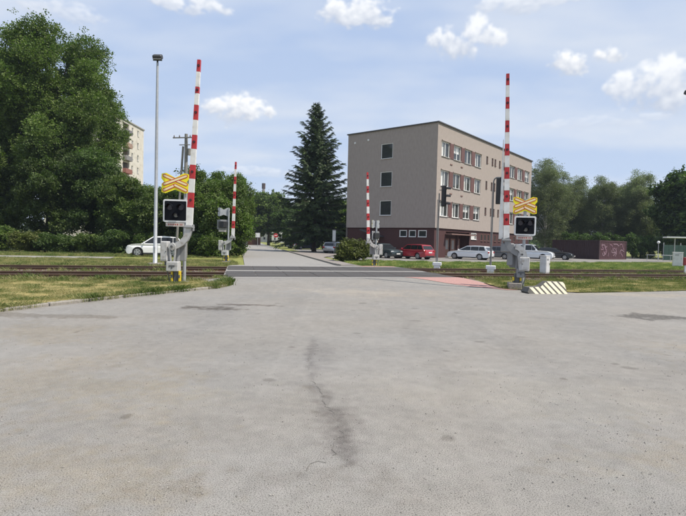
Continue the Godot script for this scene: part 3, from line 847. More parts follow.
func striped_block():
	var t = thing("concrete_block", "low concrete block painted with slanting cream and dark stripes", "concrete block", V(6.85, 0, 16.8), 0.2)
	t.scale = Vector3(0.93, 0.88, 0.9)
	# front outline in metres: low nose on the left, full height on the right
	var pf = [Vector2(-0.74, 0.0), Vector2(0.78, 0.0), Vector2(0.74, 0.44), Vector2(0.03, 0.46), Vector2(-0.24, 0.26), Vector2(-0.70, 0.23), Vector2(-0.80, 0.06)]
	var st = mb()
	var dark = mottled("grey block paint", [0.115, 0.112, 0.105], 0.9, mats["_dust"], 1.1)
	# front leans back: lower edge at z 0.28, top at z 0.1
	var F = func(p): return Vector3(p.x, p.y, 0.28 - p.y * 0.42)
	var B = func(p): return Vector3(p.x + 0.02, p.y, -0.28 + p.y * 0.2)
	var idx = Geometry2D.triangulate_polygon(PackedVector2Array(pf))
	for k in range(0, idx.size(), 3):
		tri(st, F.call(pf[idx[k]]), F.call(pf[idx[k + 1]]), F.call(pf[idx[k + 2]]), Vector3(0, 0.4, 1))
		tri(st, B.call(pf[idx[k]]), B.call(pf[idx[k + 1]]), B.call(pf[idx[k + 2]]), Vector3(0, 0, -1))
	for i in pf.size():
		var p = pf[i]; var q = pf[(i + 1) % pf.size()]
		quad(st, F.call(p), F.call(q), B.call(q), B.call(p), Vector3(q.y - p.y, p.x - q.x, 0))
	var b = obj("body", st, dark, t)
	var cream = mottled("cream stripe paint", [0.80, 0.75, 0.56], 0.85, mats["_dust"], 1.4)
	for k in 8:
		var x = -1.02 + k * 0.235
		var stripe = PackedVector2Array([Vector2(x, 0.62), Vector2(x + 0.145, 0.62), Vector2(x + 0.145 + 0.52, -0.02), Vector2(x + 0.52, -0.02)])
		for poly in Geometry2D.intersect_polygons(stripe, PackedVector2Array(pf)):
			st = mb()
			var id2 = Geometry2D.triangulate_polygon(poly)
			for q in range(0, id2.size(), 3):
				var o = Vector3(0, 0.0012, 0.003)
				tri(st, F.call(poly[id2[q]]) + o, F.call(poly[id2[q + 1]]) + o, F.call(poly[id2[q + 2]]) + o, Vector3(0, 0.4, 1))
			obj("painted_stripe", st, cream, b)
	return t

func build_crossing():
	# stripe ends measured up the photograph's near left arm: white at the foot, red at the tip
	var fixed = []
	var ys = [208, 193, 179, 165, 149, 135, 120, 105, 93.5, 87, 72, 60]
	for i in ys.size(): fixed.append([(228.0 - ys[i]) / 168.0, i % 2 == 1])
	barrier("raised red and white barrier with short odd red band near its tip", V(-5.57, 0, 16.77), 0.0, 1.0, Vector2(0.62, 7.5), fixed, Vector3(-0.05, 0.04, 0.5))
	barrier("raised red and white barrier beside the striped concrete block", V(6.28, 0, 18.0), -0.2, -1.0, Vector2(-0.52, 7.75), even_segs(7), Vector3(-0.02, 0.24, 0.46), 1.75)
	barrier("raised red and white barrier beyond the tracks below the leafy shrubs", V(-7.73, 0, 33.06), 0.0, 1.0, Vector2(0.48, 6.65), even_segs(5), Vector3(-0.05, 0.05, 0.5), 1.6)
	barrier("raised red and white barrier beyond the tracks beside the round olive bush", V(1.95, 0, 31.89), 0.2, -1.0, Vector2(-0.55, 6.0), even_segs(5), Vector3(0.05, 0.05, 0.5), 1.5)
	crossing_signal("yellow backed crossbuck over black light box, near the tall lamp post", V(-5.55, 0, 17.35), 0.05, -0.33, 3.45, -0.31, 2.5, 1.06)
	crossing_signal("yellow backed crossbuck over black light box, behind the striped concrete block", V(6.75, 0, 18.55), -0.12, -0.03, 3.08, 0.0, 2.33, 0.97)
	crossing_signal("back of crossing signal with grey post beyond the tracks by the shrubs", V(-7.8, 0, 33.6), PI + 0.35, 0.32, 3.35, 0.38, 2.5, 0.9)
	crossing_signal("back of crossing signal with grey post beyond the tracks by the bush", V(2.15, 0, 32.6), PI + 0.75, 0.0, 2.75, 0.0, 2.0, 0.8)
	rail_signal("slim railway signal mast with black head hooded to one side, on the grass edge", V(5.68, 0, 29.87), -0.25, 4.6, 0.2, 3.72, 1.42, false, 3)
	rail_signal("bent topped railway signal mast with large black head, between the two tracks", V(8.05, 0, 26.96), -0.3, 5.0, 0.2, 3.7, 1.6, true, 4)
	lamp_post("tall galvanised lamp post with dark floodlight, beyond the tracks near white car", V(-10.44, 0, 27.54), 11.3, 0.0)
	lamp_post("dark floodlight on a tall pole rising among the trackside grass", V(21.35, 0, 30.6), 11.0, 0.2, [-0.62, 0.62])
	cabinet("slim white trackside cabinet between the tracks behind the striped block", V(11.15, 0, 27.35), 0.55, 0.36, 0.92, 0.4)
	cabinet("broad white cabinet standing on the grass in front of the green fence", V(29.9, 0, 44.3), -0.5, 0.75, 1.2, 0.6)
	striped_block()
	# short red and white post at the track
	var t = thing("marker_post", "short white post with red top between the tracks", "marker post", V(21.35, 0, 30.9))
	var st = mb(); tube(st, [Vector3(0, -0.02, 0), Vector3(0, 0.62, 0)], [0.05, 0.05], 10); obj("post", st, mats["white rim"], t)
	st = mb(); bevel_box(st, Vector3(0, 0.86, 0), Vector3(0.26, 0.5, 0.12), 0.02); obj("head", st, mat("dull red paint", [0.22, 0.03, 0.03], 0.6), t)
	# utility pole with crossarm
	t = thing("utility_pole", "grey twin utility pole with crossarm and insulators behind the white car", "utility pole", V(-12.3, 0, 38.6), -0.2)
	var wood = mottled("grey pole", [0.22, 0.215, 0.205], 0.85, mats["_dust"], 0.8)
	st = mb(); tube(st, [Vector3(0, -0.05, 0), Vector3(-0.05, 9.55, 0)], [0.17, 0.12], 12); obj("pole", st, wood, t)
	st = mb(); tube(st, [Vector3(-0.75, -0.05, 0.1), Vector3(-0.3, 8.6, 0)], [0.11, 0.08], 10); obj("strut", st, wood, t)
	st = mb(); box(st, Vector3(-0.1, 9.25, 0.12), Vector3(2.0, 0.08, 0.08)); box(st, Vector3(-0.1, 8.7, 0.12), Vector3(0.9, 0.06, 0.06)); obj("crossarm", st, wood, t)
	for x in [-1.0, -0.55, 0.35, 0.8]:
		st = mb(); tube(st, [Vector3(x, 9.29, 0.12), Vector3(x, 9.33, 0.12), Vector3(x, 9.37, 0.12), Vector3(x, 9.45, 0.12)], [0.02, 0.06, 0.035, 0.03], 8); obj("insulator", st, mat("insulator", [0.12, 0.09, 0.07], 0.3), t)
	st = mb(); tube(st, [Vector3(0.28, 7.9, 0.1), Vector3(0.28, 8.4, 0.1)], [0.14, 0.14], 10); obj("canister", st, wood, t)

# ---------------------------------------------------------------- buildings
# A wall of rectangles round openings: o + e*x + up*y, seen from n; each hole [x0, y0, x1, y1] gets reveals of depth dep.
func wall_with_holes(st, o, e, n, x0, x1, y0, y1, holes, dep):
	var xs = [x0, x1]; var ys = [y0, y1]
	for h in holes:
		for v in [h[0], h[2]]:
			if not xs.has(v): xs.append(v)
		for v in [h[1], h[3]]:
			if not ys.has(v): ys.append(v)
	xs.sort(); ys.sort()
	for i in xs.size() - 1:
		for j in ys.size() - 1:
			var cx = (xs[i] + xs[i + 1]) * 0.5; var cy = (ys[j] + ys[j + 1]) * 0.5
			var inside = false
			for h in holes:
				if cx > h[0] and cx < h[2] and cy > h[1] and cy < h[3]: inside = true
			if inside: continue
			quad(st, o + e * xs[i] + Vector3.UP * ys[j], o + e * xs[i + 1] + Vector3.UP * ys[j], o + e * xs[i + 1] + Vector3.UP * ys[j + 1], o + e * xs[i] + Vector3.UP * ys[j + 1], n)
	for h in holes:
		var b = -n * dep
		var c = [o + e * h[0] + Vector3.UP * h[1], o + e * h[2] + Vector3.UP * h[1], o + e * h[2] + Vector3.UP * h[3], o + e * h[0] + Vector3.UP * h[3]]
		var m = (c[0] + c[2]) * 0.5
		for k in 4:
			var p = c[k]; var q = c[(k + 1) % 4]
			quad(st, p, q, q + b, p + b, m - (p + q) * 0.5)
func glass() -> StandardMaterial3D:
	if mats.has("window glass"): return mats["window glass"]
	var m = mat("window glass", [0.5, 0.55, 0.56], 0.03)
	m.transparency = BaseMaterial3D.TRANSPARENCY_ALPHA
	m.albedo_color.a = 0.07
	return m
func window(parent, o, e, n, h, dep, split, curtain, frame_m):
	# o: wall origin; h: [x0, y0, x1, y1]
	var st = mb()
	var bas = Basis(e, Vector3.UP, n)
	var w = h[2] - h[0]; var hh = h[3] - h[1]
	var f = 0.09
	var c = o + e * (h[0] + h[2]) * 0.5 + Vector3.UP * (h[1] + h[3]) * 0.5 - n * (dep - 0.05)
	for k in [-1.0, 1.0]:
		bevel_box(st, c + e * k * (w * 0.5 - f * 0.5), Vector3(f, hh, 0.07), 0.008, bas)
		bevel_box(st, c + Vector3.UP * k * (hh * 0.5 - f * 0.5), Vector3(w - f * 2.0, f, 0.066), 0.008, bas)
	for s in split:
		bevel_box(st, c + e * (s - 0.5) * w, Vector3(f * 1.2, hh - f * 2.0, 0.062), 0.008, bas)
	var fr = obj("window", st, frame_m, parent)
	var xs = [0.0] + split + [1.0]
	for i in xs.size() - 1:
		st = mb()
		var a = c + e * ((xs[i] - 0.5) * w + f * 0.5); var b = c + e * ((xs[i + 1] - 0.5) * w - f * 0.5)
		quad(st, a - Vector3.UP * (hh * 0.5 - f * 0.6), b - Vector3.UP * (hh * 0.5 - f * 0.6), b + Vector3.UP * (hh * 0.5 - f * 0.6), a + Vector3.UP * (hh * 0.5 - f * 0.6), n)
		obj("pane", st, glass(), fr)
	st = mb()
	bevel_box(st, o + e * (h[0] + h[2]) * 0.5 + Vector3.UP * (h[1] + 0.012) - n * (dep * 0.5 - 0.07), Vector3(w - 0.01, 0.03, dep + 0.08), 0.006, bas)
	obj("sill", st, frame_m, fr)
	if curtain:
		st = mb(); st.set_smooth_group(1)
		var x0 = -w * 0.5 + 0.04 + curtain[0] * (w - 0.08); var x1 = -w * 0.5 + 0.04 + curtain[1] * (w - 0.08)
		var nseg = 14
		var lo = -hh * 0.5 + (1.0 - curtain[2]) * hh
		for k in nseg:
			var xa = lerpf(x0, x1, float(k) / nseg); var xb = lerpf(x0, x1, float(k + 1) / nseg)
			var za = -0.14 + 0.025 * sin(k * 2.1); var zb = -0.14 + 0.025 * sin((k + 1) * 2.1)
			quad(st, c + e * xa + n * za + Vector3.UP * lo, c + e * xb + n * zb + Vector3.UP * lo, c + e * xb + n * zb + Vector3.UP * hh * 0.5, c + e * xa + n * za + Vector3.UP * hh * 0.5, n)
		obj("curtain", st, mat("white curtain", [0.72, 0.72, 0.70], 0.9), fr)
	return fr
func build_office():
	var R = V(0.628, 0, 0.778).normalized()              # along the sunlit front
	var L = V(-0.778, 0, 0.628).normalized()             # along the gable
	var nr = -L; var nl = -R
	var P0 = V(9.95, 0, 54.11)
	var t = thing("office_building", "flat roofed three storey beige office block over a maroon ground floor", "building")
	var stucco = mottled("beige roughcast", [0.35, 0.302, 0.275], 0.95, noise_tex(101, 0.03, 6, [[0, 0.8, 0.79, 0.78], [0.45, 0.92, 0.92, 0.92], [0.7, 0.98, 0.98, 0.98], [1, 1, 1, 1]], 1024), 0.11, 0.0, noise_tex(102, 0.2, 3, null, 512), 1.0)
	stucco.uv1_scale = Vector3(0.16, 0.04, 0.16)
	var maroon = mottled("maroon tile cladding", [0.072, 0.028, 0.027], 0.8, noise_tex(103, 0.05, 4, [[0, 0.6, 0.6, 0.6], [0.5, 0.85, 0.82, 0.82], [1, 1, 1, 1]], 256), 0.5)
	var panel_m = mottled("maroon window panel", [0.135, 0.065, 0.060], 0.6, mats["_dust"], 0.8)
	var white = mat("white window frame", [0.72, 0.72, 0.71], 0.45)
	var H = 14.7; var G = 3.28; var W = 30.5; var D = 12.4
	var rows = [[4.6, 6.28], [7.95, 9.7], [11.2, 12.88]]
	rng.seed = 21
	# --- sunlit long front
	var holes = []; var wins = []; var slots = []; var panels = []
	for r in rows:
		for x in [0.95, 3.82, 6.66, 9.6, 21.3, 24.45, 27.6]:
			wins.append([x, r[0], x + 1.9, r[1]])
		for x in [13.05, 14.8, 15.75, 17.3, 19.0]:
			slots.append([x, r[0] + 0.85, x + 0.55, r[1] + 0.1])
		for x in [2.85, 5.72, 8.56, 23.2, 26.35]:
			panels.append([x, r[0] - 0.02, x + (0.97 if x < 5 else (0.94 if x < 8 else 1.04)), r[1] + 0.02])
	for x in wins: holes.append(x)
	for x in slots: holes.append(x)
	var st = mb()
	wall_with_holes(st, P0, R, nr, 0.0, W, G, H, holes, 0.22)
	obj("front_wall", st, stucco, t)
	for h in wins:
		var k = rng.randi() % 5
		var cur = [[0.0, 0.5, 1.0], [0.05, 0.45, 1.0], [0.0, 0.3, 1.0], [0.0, 0.55, 0.8], [0.0, 1.0, 0.5]][k]
		window(t, P0, R, nr, h, 0.16, [0.5], cur, white)
		st = mb(); bevel_box(st, P0 + R * (h[0] + h[2]) * 0.5 + Vector3.UP * (h[3] + 0.06) + nr * 0.06, Vector3(h[2] - h[0] + 0.12, 0.1, 0.14), 0.01, Basis(R, Vector3.UP, nr)); obj("lintel", st, stucco, t)
	for h in slots: window(t, P0, R, nr, h, 0.16, [], null, mat("brown slot frame", [0.16, 0.085, 0.07], 0.6))
	for h in panels:
		st = mb(); bevel_box(st, P0 + R * (h[0] + h[2]) * 0.5 + Vector3.UP * (h[1] + h[3]) * 0.5 + nr * 0.02, Vector3(h[2] - h[0] - 0.03, h[3] - h[1], 0.06), 0.01, Basis(R, Vector3.UP, nr)); obj("facing_panel", st, panel_m, t)
	for q in [[3.3, 10.55], [6.0, 10.6], [3.4, 7.25], [6.2, 7.25]]:
		st = mb(); bevel_box(st, P0 + R * q[0] + Vector3.UP * q[1] + nr * 0.03, Vector3(0.5, 0.14, 0.06), 0.01, Basis(R, Vector3.UP, nr)); obj("vent_cover", st, mats["brown slot frame"], t)
	# --- shaded gable
	holes = []
	for r in [[4.68, 6.47], [8.04, 9.82], [11.3, 13.1]]: holes.append([5.78, r[0], 7.45, r[1]])
	st = mb()
	wall_with_holes(st, P0, L, nl, 0.0, D, G, H, holes, 0.22)
	obj("gable_wall", st, stucco, t)
	for h in holes: window(t, P0, L, nl, h, 0.14, [], null, white)
	for q in [[11.3, 13.6], [9.3, 13.75]]:
		st = mb(); disc(st, P0 + L * q[0] + Vector3.UP * q[1] + nl * 0.04, nl, 0.14, 0.12, 0.1, 12); obj("vent_cover", st, white, t)
	# --- hidden sides, roof, floors
	st = mb()
	var A = P0 + R * W; var C = P0 + L * D; var E = A + L * D
	quad(st, A + Vector3.UP * 0, E, E + Vector3.UP * H, A + Vector3.UP * H, R)
	quad(st, C, E, E + Vector3.UP * H, C + Vector3.UP * H, L)
	obj("rear_wall", st, stucco, t)
	st = mb()
	quad(st, P0 + Vector3.UP * (H - 0.25), A + Vector3.UP * (H - 0.25), E + Vector3.UP * (H - 0.25), C + Vector3.UP * (H - 0.25), Vector3.UP)
	obj("roof", st, mat("roof felt", [0.08, 0.08, 0.08], 0.9), t)
	st = mb()
	var i1 = 0.3
	for y in [G + 0.02, 6.9, 10.3]:
		box(st, P0 + R * W * 0.5 + L * D * 0.5 + Vector3.UP * y, Vector3(W - i1 * 2.0, 0.2, D - i1 * 2.0), Basis(R, Vector3.UP, nr))
	box(st, P0 + R * W * 0.5 + L * D * 0.42 + Vector3.UP * 9.0, Vector3(W - 1.0, 11.0, 0.15), Basis(R, Vector3.UP, nr))
	for x in [2.9, 5.9, 8.8, 12.3, 20.5, 24.0, 27.0]:
		box(st, P0 + R * x + L * D * 0.22 + Vector3.UP * 9.0, Vector3(0.12, 11.0, D * 0.36), Basis(R, Vector3.UP, nr))
	obj("interior", st, mat("interior plaster", [0.35, 0.34, 0.32], 0.9), t)
	# parapet capping
	st = mb()
	var cb = Basis(R, Vector3.UP, nr)
	for q in [[P0 + R * W * 0.5, W + 0.24], [C + R * W * 0.5, W + 0.24]]: bevel_box(st, q[0] + Vector3.UP * (H + 0.05), Vector3(q[1], 0.13, 0.3), 0.01, cb)
	for q in [P0 + L * D * 0.5, A + L * D * 0.5]: bevel_box(st, q + Vector3.UP * (H + 0.047), Vector3(0.28, 0.12, D - 0.3), 0.01, cb)
	obj("parapet_cap", st, mat("dark metal capping", [0.06, 0.06, 0.062], 0.5), t)
	# --- ground floor, set back a little
	var B0 = P0 - nr * 0.16 - nl * 0.16
	var small = [[0.95, 2.22, 2.05, 3.02], [2.32, 2.22, 3.25, 3.02], [3.5, 2.22, 4.5, 3.02]]
	st = mb()
	wall_with_holes(st, B0, L, nl, 0.0, D - 0.3, -0.05, G, small, 0.2)
	obj("gable_base", st, maroon, t)
	for h in small: window(t, B0, L, nl, h, 0.1, [], null, white)
	var ent = [2.7, -0.05, 8.9, 2.95]
	var low = []
	for x in [9.4]: low.append([x, 2.15, x + 1.6, 3.0])
	for x in [12.3, 13.4, 14.5, 16.7, 18.2, 20.2, 22.0, 24.0, 26.0, 28.0]: low.append([x, 2.0, x + 0.7, 2.95])
	st = mb()
	wall_with_holes(st, B0, R, nr, 0.0, W - 0.3, -0.05, G, [ent] + low, 0.2)
	obj("front_base", st, maroon, t)
	for i in low.size(): window(t, B0, R, nr, low[i], 0.1, [], null if i else [0.0, 1.0, 1.0], white if i == 0 else mats["brown slot frame"])
	st = mb()                                          # underside of the overhang
	quad(st, P0 + Vector3.UP * G, P0 + R * W + Vector3.UP * G, P0 + R * W - nr * 0.4 + Vector3.UP * G, P0 - nr * 0.4 + Vector3.UP * G, Vector3.DOWN)
	quad(st, P0 + Vector3.UP * (G - 0.003), P0 + L * D + Vector3.UP * (G - 0.003), P0 + L * D - nl * 0.4 + Vector3.UP * (G - 0.003), P0 - nl * 0.4 + Vector3.UP * (G - 0.003), Vector3.DOWN)
	obj("overhang_soffit", st, stucco, t)
	# recessed entrance
	var eo = B0 - nr * 1.1
	st = mb()
	quad(st, eo + R * 2.6 - Vector3.UP * 0.05, eo + R * 9.0 - Vector3.UP * 0.05, eo + R * 9.0 + Vector3.UP * 3.0, eo + R * 2.6 + Vector3.UP * 3.0, nr)
	for x in [2.7, 8.9]: quad(st, B0 + R * x, eo + R * x, eo + R * x + Vector3.UP * 3.0, B0 + R * x + Vector3.UP * 3.0, R * (1.0 if x < 5 else -1.0))
	obj("entrance_recess", st, maroon, t)
	var wooddoor = mottled("reddish brown door", [0.30, 0.15, 0.11], 0.5, mats["_dust"], 0.9)
	for x in [3.2, 4.45, 6.0, 7.3]:
		st = mb(); bevel_box(st, eo + R * (x + 0.55) + Vector3.UP * 1.1 + nr * 0.04, Vector3(1.1, 2.2, 0.06), 0.01, cb)
		var dr = obj("door", st, wooddoor, t)
		st = mb(); bevel_box(st, eo + R * (x + 0.55) + Vector3.UP * 1.45 + nr * 0.075, Vector3(0.6, 1.1, 0.012), 0.004, cb); obj("door_glass", st, mat("milky door glass", [0.42, 0.42, 0.42], 0.15), dr)
		st = mb(); bevel_box(st, eo + R * (x + 0.98) + Vector3.UP * 1.05 + nr * 0.1, Vector3(0.04, 0.2, 0.05), 0.01, cb); obj("handle", st, mats["mid grey steel"], dr)
	st = mb(); bevel_box(st, B0 + R * 5.8 + Vector3.UP * 2.66 + nr * 0.35, Vector3(6.6, 0.14, 1.0), 0.02, cb); obj("canopy", st, mat("canopy brown", [0.17, 0.10, 0.085], 0.6), t)
	st = mb(); box(st, B0 + R * 5.7 - nr * 0.05 + Vector3.UP * 1.3, Vector3(0.25, 2.6, 0.25), cb); obj("column", st, maroon, t)
	st = mb(); box(st, B0 + R * 5.8 - nr * 0.4 + Vector3.UP * 0.06, Vector3(6.0, 0.18, 1.6), cb); obj("step", st, mats["weathered concrete"], t)
	# outside stair up to the gable door with a slanting canopy
	st = mb()
	var cc = B0 + L * 8.2 + nl * 0.6
	swept_box(st, [cc - L * 1.6 + Vector3.UP * 2.2, cc + L * 1.2 + Vector3.UP * 3.0], 1.2, 0.1, nl)
	obj("stair_canopy", st, mat("dark canopy", [0.05, 0.05, 0.055], 0.5), t)
func build_tower():
	var t = thing("tower_block", "cream high rise panel tower with stacked loggias rising behind the trees", "building")
	var cream = mottled("cream panel render", [0.62, 0.59, 0.53], 0.9, mats["_dust"], 0.12)
	var white = mats["white window frame"]
	var X = -47.6; var d0 = 97.0; var d1 = 117.5; var H = 26.3
	var e = V(0, 0, 1); var n = Vector3.RIGHT
	var o = V(X, 0, d0)
	var holes = []; var wins = []; var log = []
	for f in 9:
		var y = 1.0 + f * 2.8
		log.append([9.6, y, 12.6, y + 2.45])
		for x in [2.0, 5.0, 7.6, 14.0, 17.0]: wins.append([x, y + 0.85, x + (1.5 if x < 7 else 0.8), y + 2.2])
	holes = log + wins
	var st = mb()
	wall_with_holes(st, o, e, n, 0.0, d1 - d0, 0.0, H, holes, 0.3)
	obj("front_wall", st, cream, t)
	st = mb()
	quad(st, o, o - n * 11.0, o - n * 11.0 + Vector3.UP * H, o + Vector3.UP * H, -e)
	quad(st, V(X, 0, d1), V(X - 11.0, 0, d1), V(X - 11.0, H, d1), V(X, H, d1), e)
	quad(st, V(X - 11.0, 0, d0), V(X - 11.0, 0, d1), V(X - 11.0, H, d1), V(X - 11.0, H, d0), -n)
	quad(st, V(X, H, d0), V(X, H, d1), V(X - 11.0, H, d1), V(X - 11.0, H, d0), Vector3.UP)
	obj("side_walls", st, cream, t)
	st = mb(); bevel_box(st, V(X - 5.5, H + 0.15, (d0 + d1) * 0.5), Vector3(11.4, 0.3, d1 - d0 + 0.4), 0.03); obj("roof_slab", st, mat("roof edge", [0.3, 0.29, 0.27], 0.8), t)
	for h in wins: window(t, o, e, n, h, 0.2, [], [0.0, 0.5, 1.0], white)
	st = mb()
	for f in 10: box(st, V(X - 5.0, 0.85 + f * 2.8, (d0 + d1) * 0.5), Vector3(9.0, 0.2, d1 - d0 - 1.0))
	box(st, V(X - 4.6, 13.0, (d0 + d1) * 0.5), Vector3(0.2, 25.0, d1 - d0 - 1.0))
	obj("interior", st, mats["interior plaster"], t)
	var tones = [[0.24, 0.10, 0.075], [0.20, 0.19, 0.19], [0.30, 0.20, 0.15], [0.16, 0.15, 0.16], [0.26, 0.13, 0.1]]
	for i in log.size():
		var h = log[i]
		st = mb()
		quad(st, o + e * h[0] - n * 1.4 + Vector3.UP * h[1], o + e * h[2] - n * 1.4 + Vector3.UP * h[1], o + e * h[2] - n * 1.4 + Vector3.UP * h[3], o + e * h[0] - n * 1.4 + Vector3.UP * h[3], n)
		for x in [h[0], h[2]]: quad(st, o + e * x - n * 0.3 + Vector3.UP * h[1], o + e * x - n * 1.4 + Vector3.UP * h[1], o + e * x - n * 1.4 + Vector3.UP * h[3], o + e * x - n * 0.3 + Vector3.UP * h[3], e)
		var lg = obj("loggia", st, mat("loggia wall %d" % (i % 2), [[0.34, 0.25, 0.19], [0.30, 0.29, 0.27]][i % 2], 0.9), t)
		st = mb(); bevel_box(st, o + e * 11.1 + Vector3.UP * (h[1] + 0.5) + n * 0.35, Vector3(0.9, 1.0, 3.1), 0.03); obj("balcony_front", st, mat("balcony tone %d" % (i % 5), tones[i % 5], 0.7), lg)
func simple_building(called, label, at, turn, w, h, d, wall_m, roof_m, nx, ny, pitched):
	var t = thing(called, label, "building", at, turn)
	var holes = []
	for i in nx:
		for j in ny:
			var x = -w * 0.5 + w * (i + 0.5) / nx - 0.6; var y = h * (j + 0.35) / ny
			holes.append([x, y, x + 1.2, y + minf(1.4, h / ny * 0.5)])
	var st = mb()
	var o = Vector3(0, 0, d * 0.5)
	wall_with_holes(st, o, Vector3.RIGHT, Vector3(0, 0, 1), -w * 0.5, w * 0.5, -0.1, h, holes, 0.2)
	var p = [Vector3(-w * 0.5, -0.1, d * 0.5), Vector3(-w * 0.5, -0.1, -d * 0.5), Vector3(w * 0.5, -0.1, -d * 0.5), Vector3(w * 0.5, -0.1, d * 0.5)]
	for k in 3: quad(st, p[k], p[k + 1], p[k + 1] + Vector3.UP * (h + 0.1), p[k] + Vector3.UP * (h + 0.1), [Vector3.LEFT, Vector3(0, 0, -1), Vector3.RIGHT][k])
	if pitched:
		for k in [-1.0, 1.0]: tri(st, Vector3(w * 0.5 * k, h, -d * 0.5), Vector3(w * 0.5 * k, h, d * 0.5), Vector3(w * 0.5 * k, h + d * 0.28, 0), Vector3(k, 0, 0))
	obj("wall", st, wall_m, t)
	for hh in holes: window(t, o, Vector3.RIGHT, Vector3(0, 0, 1), hh, 0.15, [], null, mats["white window frame"])
	st = mb()
	if pitched:
		for k in [-1.0, 1.0]: swept_box(st, [Vector3(0, h + d * 0.28 + 0.12, 0), Vector3(0, h - 0.1, (d * 0.5 + 0.4) * k)], w + 0.8, 0.15, Vector3.RIGHT)
	else: bevel_box(st, Vector3(0, h + 0.1, 0), Vector3(w + 0.4, 0.25, d + 0.4), 0.02)
	obj("roof", st, roof_m, t)
	return t
func build_container():
	var t = thing("storage_container", "dark maroon steel storage container with pale graffiti on its sunlit side", "container", V(33.5, 0, 65.0))
	var m = mottled("dark maroon steel", [0.036, 0.018, 0.022], 0.7, mats["_dust"], 0.4)
	var m2 = mottled("faded maroon steel", [0.085, 0.036, 0.044], 0.7, mats["_dust"], 0.6)
	var ex = V(0.8, 0, 0.6); var ey = V(-0.6, 0, 0.8)
	var H = 2.5
	for q in [[ex, ey, 7.7, m2, -ey], [ey, ex, 6.4, m, -ex]]:
		var e = q[0]; var n = q[4]
		var x = 0.12; var i = 0
		while x < q[2] - 0.12:                          # corrugated side: each ridge a panel of its own
			var st = mb()
			var w = 0.26
			prism(st, [Vector2(0, 0), Vector2(w * 0.32, 0), Vector2(w * 0.5, 0.04), Vector2(w * 0.82, 0.04), Vector2(w, 0), Vector2(w, -0.03), Vector2(0, -0.03)], e * x + Vector3.UP * (H * 0.5), e, n, Vector3.UP * (H * 0.5 - 0.1))
			obj("corrugated_panel", st, q[3], t)
			x += w; i += 1
		var st2 = mb()
		bevel_box(st2, e * q[2] * 0.5 + Vector3.UP * 0.07 + n * 0.01, Vector3(q[2], 0.14, 0.12), 0.01, Basis(e, Vector3.UP, e.cross(Vector3.UP)))
		bevel_box(st2, e * q[2] * 0.5 + Vector3.UP * (H - 0.06) + n * 0.01, Vector3(q[2], 0.13, 0.12), 0.01, Basis(e, Vector3.UP, e.cross(Vector3.UP)))
		obj("frame_rail", st2, q[3], t)
	var st3 = mb()
	box(st3, ex * 3.85 + ey * 3.2 + Vector3.UP * H * 0.5, Vector3(7.6, H - 0.1, 6.3), Basis(ex, Vector3.UP, ex.cross(Vector3.UP)))
	obj("body", st3, m, t)
	for q in [Vector3.ZERO, ex * 7.7, ey * 6.4]:
		st3 = mb(); bevel_box(st3, q + Vector3.UP * H * 0.5, Vector3(0.18, H, 0.18), 0.01, Basis(ex, Vector3.UP, ex.cross(Vector3.UP))); obj("corner_post", st3, m, t)
	# sprayed scrawl: wandering pale strokes
	rng.seed = 61
	for tone in [["pale pink spray", [0.24, 0.16, 0.19]], ["mauve spray", [0.22, 0.12, 0.16]]]:
		st3 = mb()
		for k in 9:
			var p = Vector2(rng.randf_range(0.9, 6.6), rng.randf_range(0.7, 2.0))
			var a = rng.randf() * TAU
			for s in 9:
				var p2 = p + Vector2(cos(a) * 0.2, sin(a) * 0.16)
				a += rng.randf_range(-1.0, 1.0)
				if p2.x < 0.4 or p2.x > 7.2 or p2.y < 0.4 or p2.y > 2.2: break
				var nn = (p2 - p).orthogonal().normalized() * 0.055
				var pts = [p - nn, p2 - nn, p2 + nn, p + nn]
				var base = -ey * (0.046 if tone[0] == "pale pink spray" else 0.043)
				quad(st3, base + ex * pts[0].x + Vector3.UP * pts[0].y, base + ex * pts[1].x + Vector3.UP * pts[1].y, base + ex * pts[2].x + Vector3.UP * pts[2].y, base + ex * pts[3].x + Vector3.UP * pts[3].y, -ey)
				p = p2
		obj("graffiti", st3, mat(tone[0], tone[1], 0.7), t)
func sign_post(called, label, at, turn, H, plates):
	var t = thing(called, label, "sign", at, turn)
	var st = mb(); tube(st, [Vector3(0, -0.05, 0), Vector3(0, H, 0)], [0.035, 0.035], 8); obj("post", st, steel(), t)
	for q in plates:
		st = mb()
		if q[0] == "round": disc(st, Vector3(0, q[1], 0.05), Vector3(0, 0, 1), q[2], q[2], 0.02, 24)
		else: bevel_box(st, Vector3(0, q[1], 0.05), Vector3(q[2], q[3], 0.02), 0.004)
		var pl = obj("sign_plate", st, q[4], t)
		if q[0] == "round":
			st = mb(); bevel_box(st, Vector3(0, q[1], 0.063), Vector3(q[2] * 1.3, q[2] * 0.32, 0.004), 0.001); obj("white_bar", st, mats["white rim"], pl)
		elif q.size() > 5:
			st = mb(); bevel_box(st, Vector3(0, q[1], 0.062), Vector3(q[2] * 0.84, q[3] * 0.84, 0.004), 0.001); obj("sign_face", st, q[5], pl)
	return t
